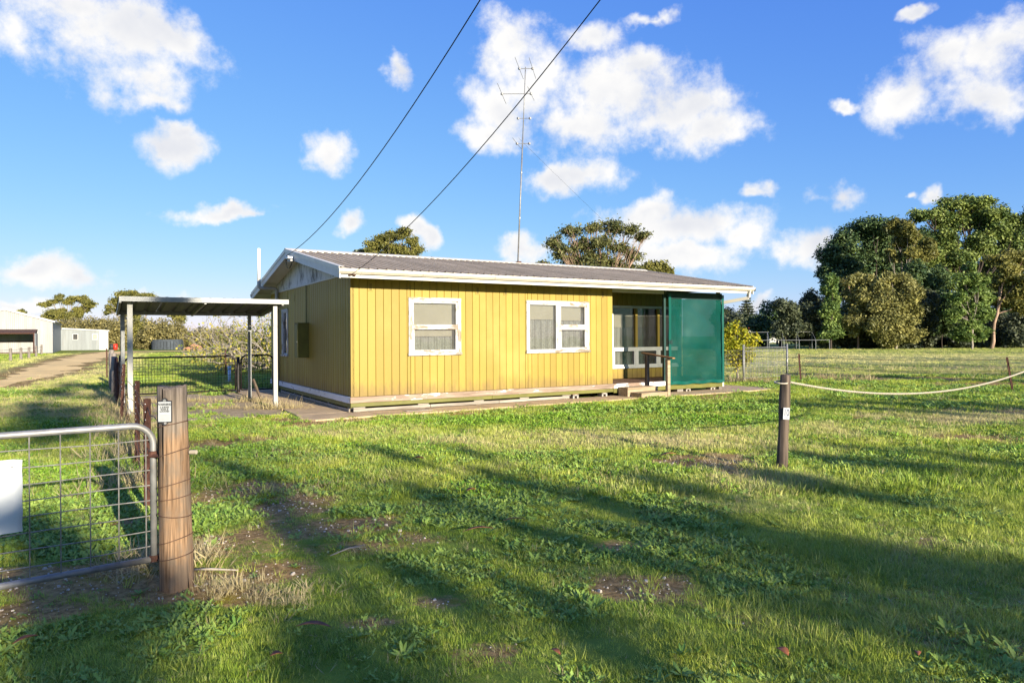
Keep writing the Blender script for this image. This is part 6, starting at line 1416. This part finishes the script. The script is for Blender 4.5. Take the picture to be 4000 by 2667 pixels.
gf_ = [grass_proto('f%d' % k, MG, 24, .09, .02, .32, .6, .6, 400 + k) for k in range(4)]
sp_p = [grass_proto('s%d' % k, MS, 14, .075, .003, .045, 1.0, .6, 500 + k) for k in range(4)]
ro_ = [rosette_proto('r%d' % k, MW, 9, .075, .026, (.45, .3, .0)[k % 3], 600 + k) for k in range(6)]
rb_ = [rosette_proto('b%d' % k, MW, 11, .13, .042, (.25, .0)[k % 2], 650 + k, (.7, 1.25)) for k in range(4)]
cl_ = [mat_proto('c%d' % k, MC, 26, .075, .035, .035, 700 + k) for k in range(4)]
er_ = [mat_proto('e%d' % k, MW, 16, .08, .03, .055, 750 + k, .65) for k in range(4)]
def pick(r, n, k): return r.integers(0, k, n)
NEAR, MID, FAR = (2.2, 7.0), (7.0, 14.0), (14.0, 30.0)
# short grass
acc = []
def grass_band(name, label, band, dens, protos, s, seed, thr=.5):
    x, y, soil, dry, lush, lng, r = sample(*band, dens, seed); n = len(x); pat = fbm(x + 13, y + 5, .45, 3)
    keep = r.random(n) < np.clip(1.05 - 1.75 * soil - .55 * lush + .3 * lng, .02, 1) * np.clip(.32 + 2.4 * (pat - .34), .22, 1)
    x, y, dry, lng, pat, soil = x[keep], y[keep], dry[keep], lng[keep], pat[keep], soil[keep]; n = len(x)
    dd = np.clip(dry * 1.05 + r.normal(0, .24, n) - .10, 0, 1); ti = np.clip(.45 + (fbm(x, y, .8, 2) - .5) * 1.3 + r.normal(0, .2, n), 0, 1)
    return scatter(name, label, 'grass', protos, x, y, gz(x, y), s * r.uniform(.6, 1.3, n) * (1 + .35 * lng) * (.8 + .5 * pat), r.uniform(0, 6.28, n), pick(r, n, len(protos)), ti, dd, (r.normal(0, .15, n), r.normal(0, .15, n)))
grass_band('lawn_grass', 'short green lawn grass growing in tufts over the front yard', NEAR, 2600, gp_, 1.0, 1)
grass_band('lawn_grass', 'mown lawn grass between the front posts and the house path', MID, 620, gm_, 1.0, 2)
grass_band('lawn_grass', 'patchy grass on the yard and verge alongside the house', FAR, 230, gm_, 1.15, 3)
grass_band('field_grass', 'cropped grass of the open paddocks', (30.0, 78.0), 9, gf_, .75, 4)
# long grass on the right
def long_grass(band, dens, seed, s, label):
    x, y, soil, dry, lush, lng, r = sample(*band, dens, seed); n = len(x); keep = r.random(n) < np.clip(lng - .12, 0.03, 1) * (fbm(x, y, .35, 2) > .4); x, y, dry = x[keep], y[keep], dry[keep]; n = len(x)
    scatter('long_grass', label, 'grass', gl_, x, y, gz(x, y), s * r.uniform(.6, 1.25, n), r.uniform(0, 6.28, n), pick(r, n, 4), np.clip(r.normal(.6, .25, n), 0, 1), np.clip(dry * .5 + r.normal(.05, .18, n), 0, 1), (r.normal(-.1, .2, n), r.normal(.35, .2, n)))
long_grass((2.4, 7), 800, 11, 1.0, 'long windswept grass growing in the unmown front verge'); long_grass((7, 14), 260, 12, 1.35, 'long grass standing along the verge farther back')
# dry straw
def straw(band, dens, seed, s, label):
    x, y, soil, dry, lush, lng, r = sample(*band, dens, seed); n = len(x); keep = r.random(n) < np.clip(dry * .9 - .12 + .2 * soil, .03, 1); x, y = x[keep], y[keep]; n = len(x)
    scatter('dry_grass', label, 'grass', sp_p, x, y, gz(x, y), s * r.uniform(.5, 1.3, n), r.uniform(0, 6.28, n), pick(r, n, 4), r.random(n), np.zeros(n), (r.normal(0, .3, n), r.normal(0, .3, n)))
straw(NEAR, 620, 21, .75, 'dead straw-coloured grass tufts scattered through the front lawn'); straw((7, 16), 190, 22, 1.5, 'bleached dry grass in the sunny middle of the lawn'); straw((16, 34), 30, 23, 2.4, 'dry tan grass along the track verge and field fence')
def spots_straw():
    r = np.random.default_rng(77); X, Y, S = [], [], []
    def add(p, n, sx, sy, s): X.extend(p[0] + r.normal(0, sx, n)); Y.extend(p[1] + r.normal(0, sy, n)); S.extend(s * r.uniform(.6, 1.3, n))
    for v in (-5.5, -3, -1, .4, 1.2, 2.0, 3, 4.5, 6): add(W(-4.2, v), 60, .22, .3, 3.0)
    add(W(-1.15, 1.85), 60, .3, .12, 3.2); add(W(-1.25, 4.0), 40, .3, .15, 3.0); add(W(-2.8, 4.9), 160, .8, .12, 2.2); add(W(-2.2, 2.6), 120, .9, .12, 1.8)
    add((8.1, 23.6, 0), 140, .4, .25, 3.4); add(G(640, 2190), 70, .18, .16, 2.2); add(G(900, 2290), 40, .12, .08, 1.3); add(G(1150, 2330), 40, .15, .1, 1.0); add(G(3230, 1478), 40, .35, .1, 3.6); add(G(3380, 1486), 40, .35, .1, 3.6)
    X, Y, S = map(np.array, (X, Y, S)); n = len(X); scatter('dry_grass', 'tall dead grass clumped round the posts and fence feet', 'grass', sp_p, X, Y, np.zeros(n), S, r.uniform(0, 6.28, n), pick(r, n, 4), r.random(n), np.zeros(n), (r.normal(0, .35, n), r.normal(0, .35, n)))
spots_straw()
# broad weeds
def weeds(band, dens, seed, s, protos, label, bias=0.0, name='broadleaf_weed', lushw=1.0):
    x, y, soil, dry, lush, lng, r = sample(*band, dens, seed); n = len(x); pat = fbm(x - 33, y + 71, .9, 3); keep = r.random(n) < np.clip(.10 + bias + lushw * lush * .9 + 1.8 * (pat - .5) - .6 * lng - .45 * dry - .75 * soil, .01, 1); x, y, dry = x[keep], y[keep], dry[keep]; n = len(x)
    scatter(name, label, 'weeds', protos, x, y, gz(x, y) + .003, s * r.uniform(.55, 1.35, n), r.uniform(0, 6.28, n), pick(r, n, len(protos)), np.clip(r.normal(.5, .27, n), 0, 1), np.clip(dry * .35 + r.normal(-.1, .15, n), 0, 1), (r.normal(0, .18, n), r.normal(0, .18, n)))
weeds(NEAR, 240, 31, .72, ro_, 'flat lobed weed rosettes dotted over the front lawn', .12)
weeds(NEAR, 26, 32, .46, rb_, 'larger upright broad-leaved weeds near the gate post', .15)
weeds(NEAR, 620, 33, .62, er_, 'ferny creeping weed matting the front lawn', .16)
weeds((5.0, 14.0), 360, 34, .9, er_ + er_ + ro_, 'low leafy weeds covering the middle of the lawn', .26)
weeds(MID, 190, 35, 1.2, cl_, 'bright clover patches in the lawn', -.2, 'clover')
weeds((12.0, 24.0), 150, 36, 1.5, cl_, 'lush clover growing along the house path', -.42, 'clover', 1.3)
weeds((14.0, 28.0), 70, 37, 1.6, er_, 'coarse weeds in the grass beside the yard', .05)
# chips of limestone on the bare earth
def chips():
    x, y, soil, dry, lush, lng, r = sample(2.4, 9.0, 420, 51); n = len(x); k = r.random(n) < np.clip(soil * 1.3 - .35, 0.004, 1); x, y = x[k], y[k]; n = len(x); ps = []
    for q in range(3):
        rr = random.Random(q); mb = MB(); pts = [(rr.uniform(.6, 1.1) * math.cos(a) * .01, rr.uniform(.6, 1.1) * math.sin(a) * .01) for a in [i * 2 * math.pi / 6 for i in range(6)]]; mb.add([(a, b, -.003) for a, b in pts] + [(a * .7, b * .7, .006 * rr.uniform(.6, 1.2)) for a, b in pts], [tuple(range(6, 12))] + [(i, (i + 1) % 6, (i + 1) % 6 + 6, i + 6) for i in range(6)]); ps.append(mb.mesh('chip', M['stone']))
    scatter('limestone_chips', 'small pale stone chips lying on the bare earth', 'gravel', ps, x, y, gz(x, y) + .004, r.gamma(1.6, .28, n) + .15, r.uniform(0, 6.28, n), pick(r, n, 3), r.random(n), np.zeros(n))
chips()
# fallen leaves, bark and a stick
def dead_leaf(px, py, L_, w, ang, label, curl=.3, mat='deadleaf'):
    p = G(px, py); mb = MB(); vs = []; n = 8
    for i in range(n + 1):
        t = i / n; q = w * .5 * math.sin(math.pi * t) ** .8; z = .03 + curl * L_ * .25 * math.sin(math.pi * t); vs += [(L_ * (t - .5), -q, z + q * .5), (L_ * (t - .5), 0, z), (L_ * (t - .5), q, z + q * .5), (L_ * (t - .5), 0, z - .002)]
    mb.add(vs, [f for i in range(n) for a in (4 * i,) for f in ((a, a + 1, a + 5, a + 4), (a + 1, a + 2, a + 6, a + 5), (a + 2, a + 3, a + 7, a + 6), (a + 3, a, a + 4, a + 7))])
    o = mb.build('fallen_leaf' if mat == 'deadleaf' else 'bark_strip', M[mat], None, True, loc=(p.x, p.y, .015), rz=ang); return tag(o, label, 'leaf' if mat == 'deadleaf' else 'bark')
dead_leaf(1226, 2478, .20, .04, -.08, 'curled orange bark strip lying in the shaded foreground grass', mat='deadbark')
dead_leaf(3056, 2580, .09, .05, 1.9, 'large reddish fallen leaf on the sunny grass')
dead_leaf(3585, 2585, .05, .03, 1.2, 'small russet fallen leaf on the sunny right-hand grass')
dead_leaf(1080, 2590, .06, .035, .5, 'brown fallen leaf half sunk in the shaded grass')
dead_leaf(100, 2530, .12, .035, 1.0, 'brown leaf lying in the grass under the gate')
dead_leaf(1870, 2090, .26, .035, .35, 'long rust-coloured bark strip beside the mossy patch', mat='deadbark')
dead_leaf(2010, 2050, .20, .02, .2, 'thin bark sliver beyond the mossy patch', mat='deadbark')
dead_leaf(1635, 1803, .16, .06, .1, 'orange dead leaf in the weedy middle of the lawn'); dead_leaf(1840, 1930, .12, .05, .7, 'small orange dead leaf in the sunlit weeds')
dead_leaf(2610, 1790, .3, .05, .6, 'dark bark curl on the bare patch in the lawn', mat='deadbark'); dead_leaf(2170, 2580, .08, .03, 2.2, 'pointed brown leaf among the dark rosettes')
dead_leaf(460, 1870, .16, .05, .5, 'pale brown leaf on the weeds behind the farm gate')
mb = MB(); s0 = G(1290, 2180); mb.tube([(0, 0, .02), (.10, .12, .035), (.2, .26, .02)], [.004, .006, .003], 6); mb.tube([(.10, .12, .035), (.22, .18, .03)], [.004, .002], 5); tag(mb.build('dry_stick', M['twig'], None, True, loc=(s0.x, s0.y, 0)), 'forked dry stick on the bare earth patch', 'stick')
mb = MB(); s1 = G(760, 2235); mb.tube([(0, 0, .02), (.12, -.02, .03), (.3, .0, .015)], [.006, .009, .004], 6); tag(mb.build('dry_stick', M['twig'], None, True, loc=(s1.x, s1.y, 0)), 'bleached stick lying at the foot of the gate post', 'stick')
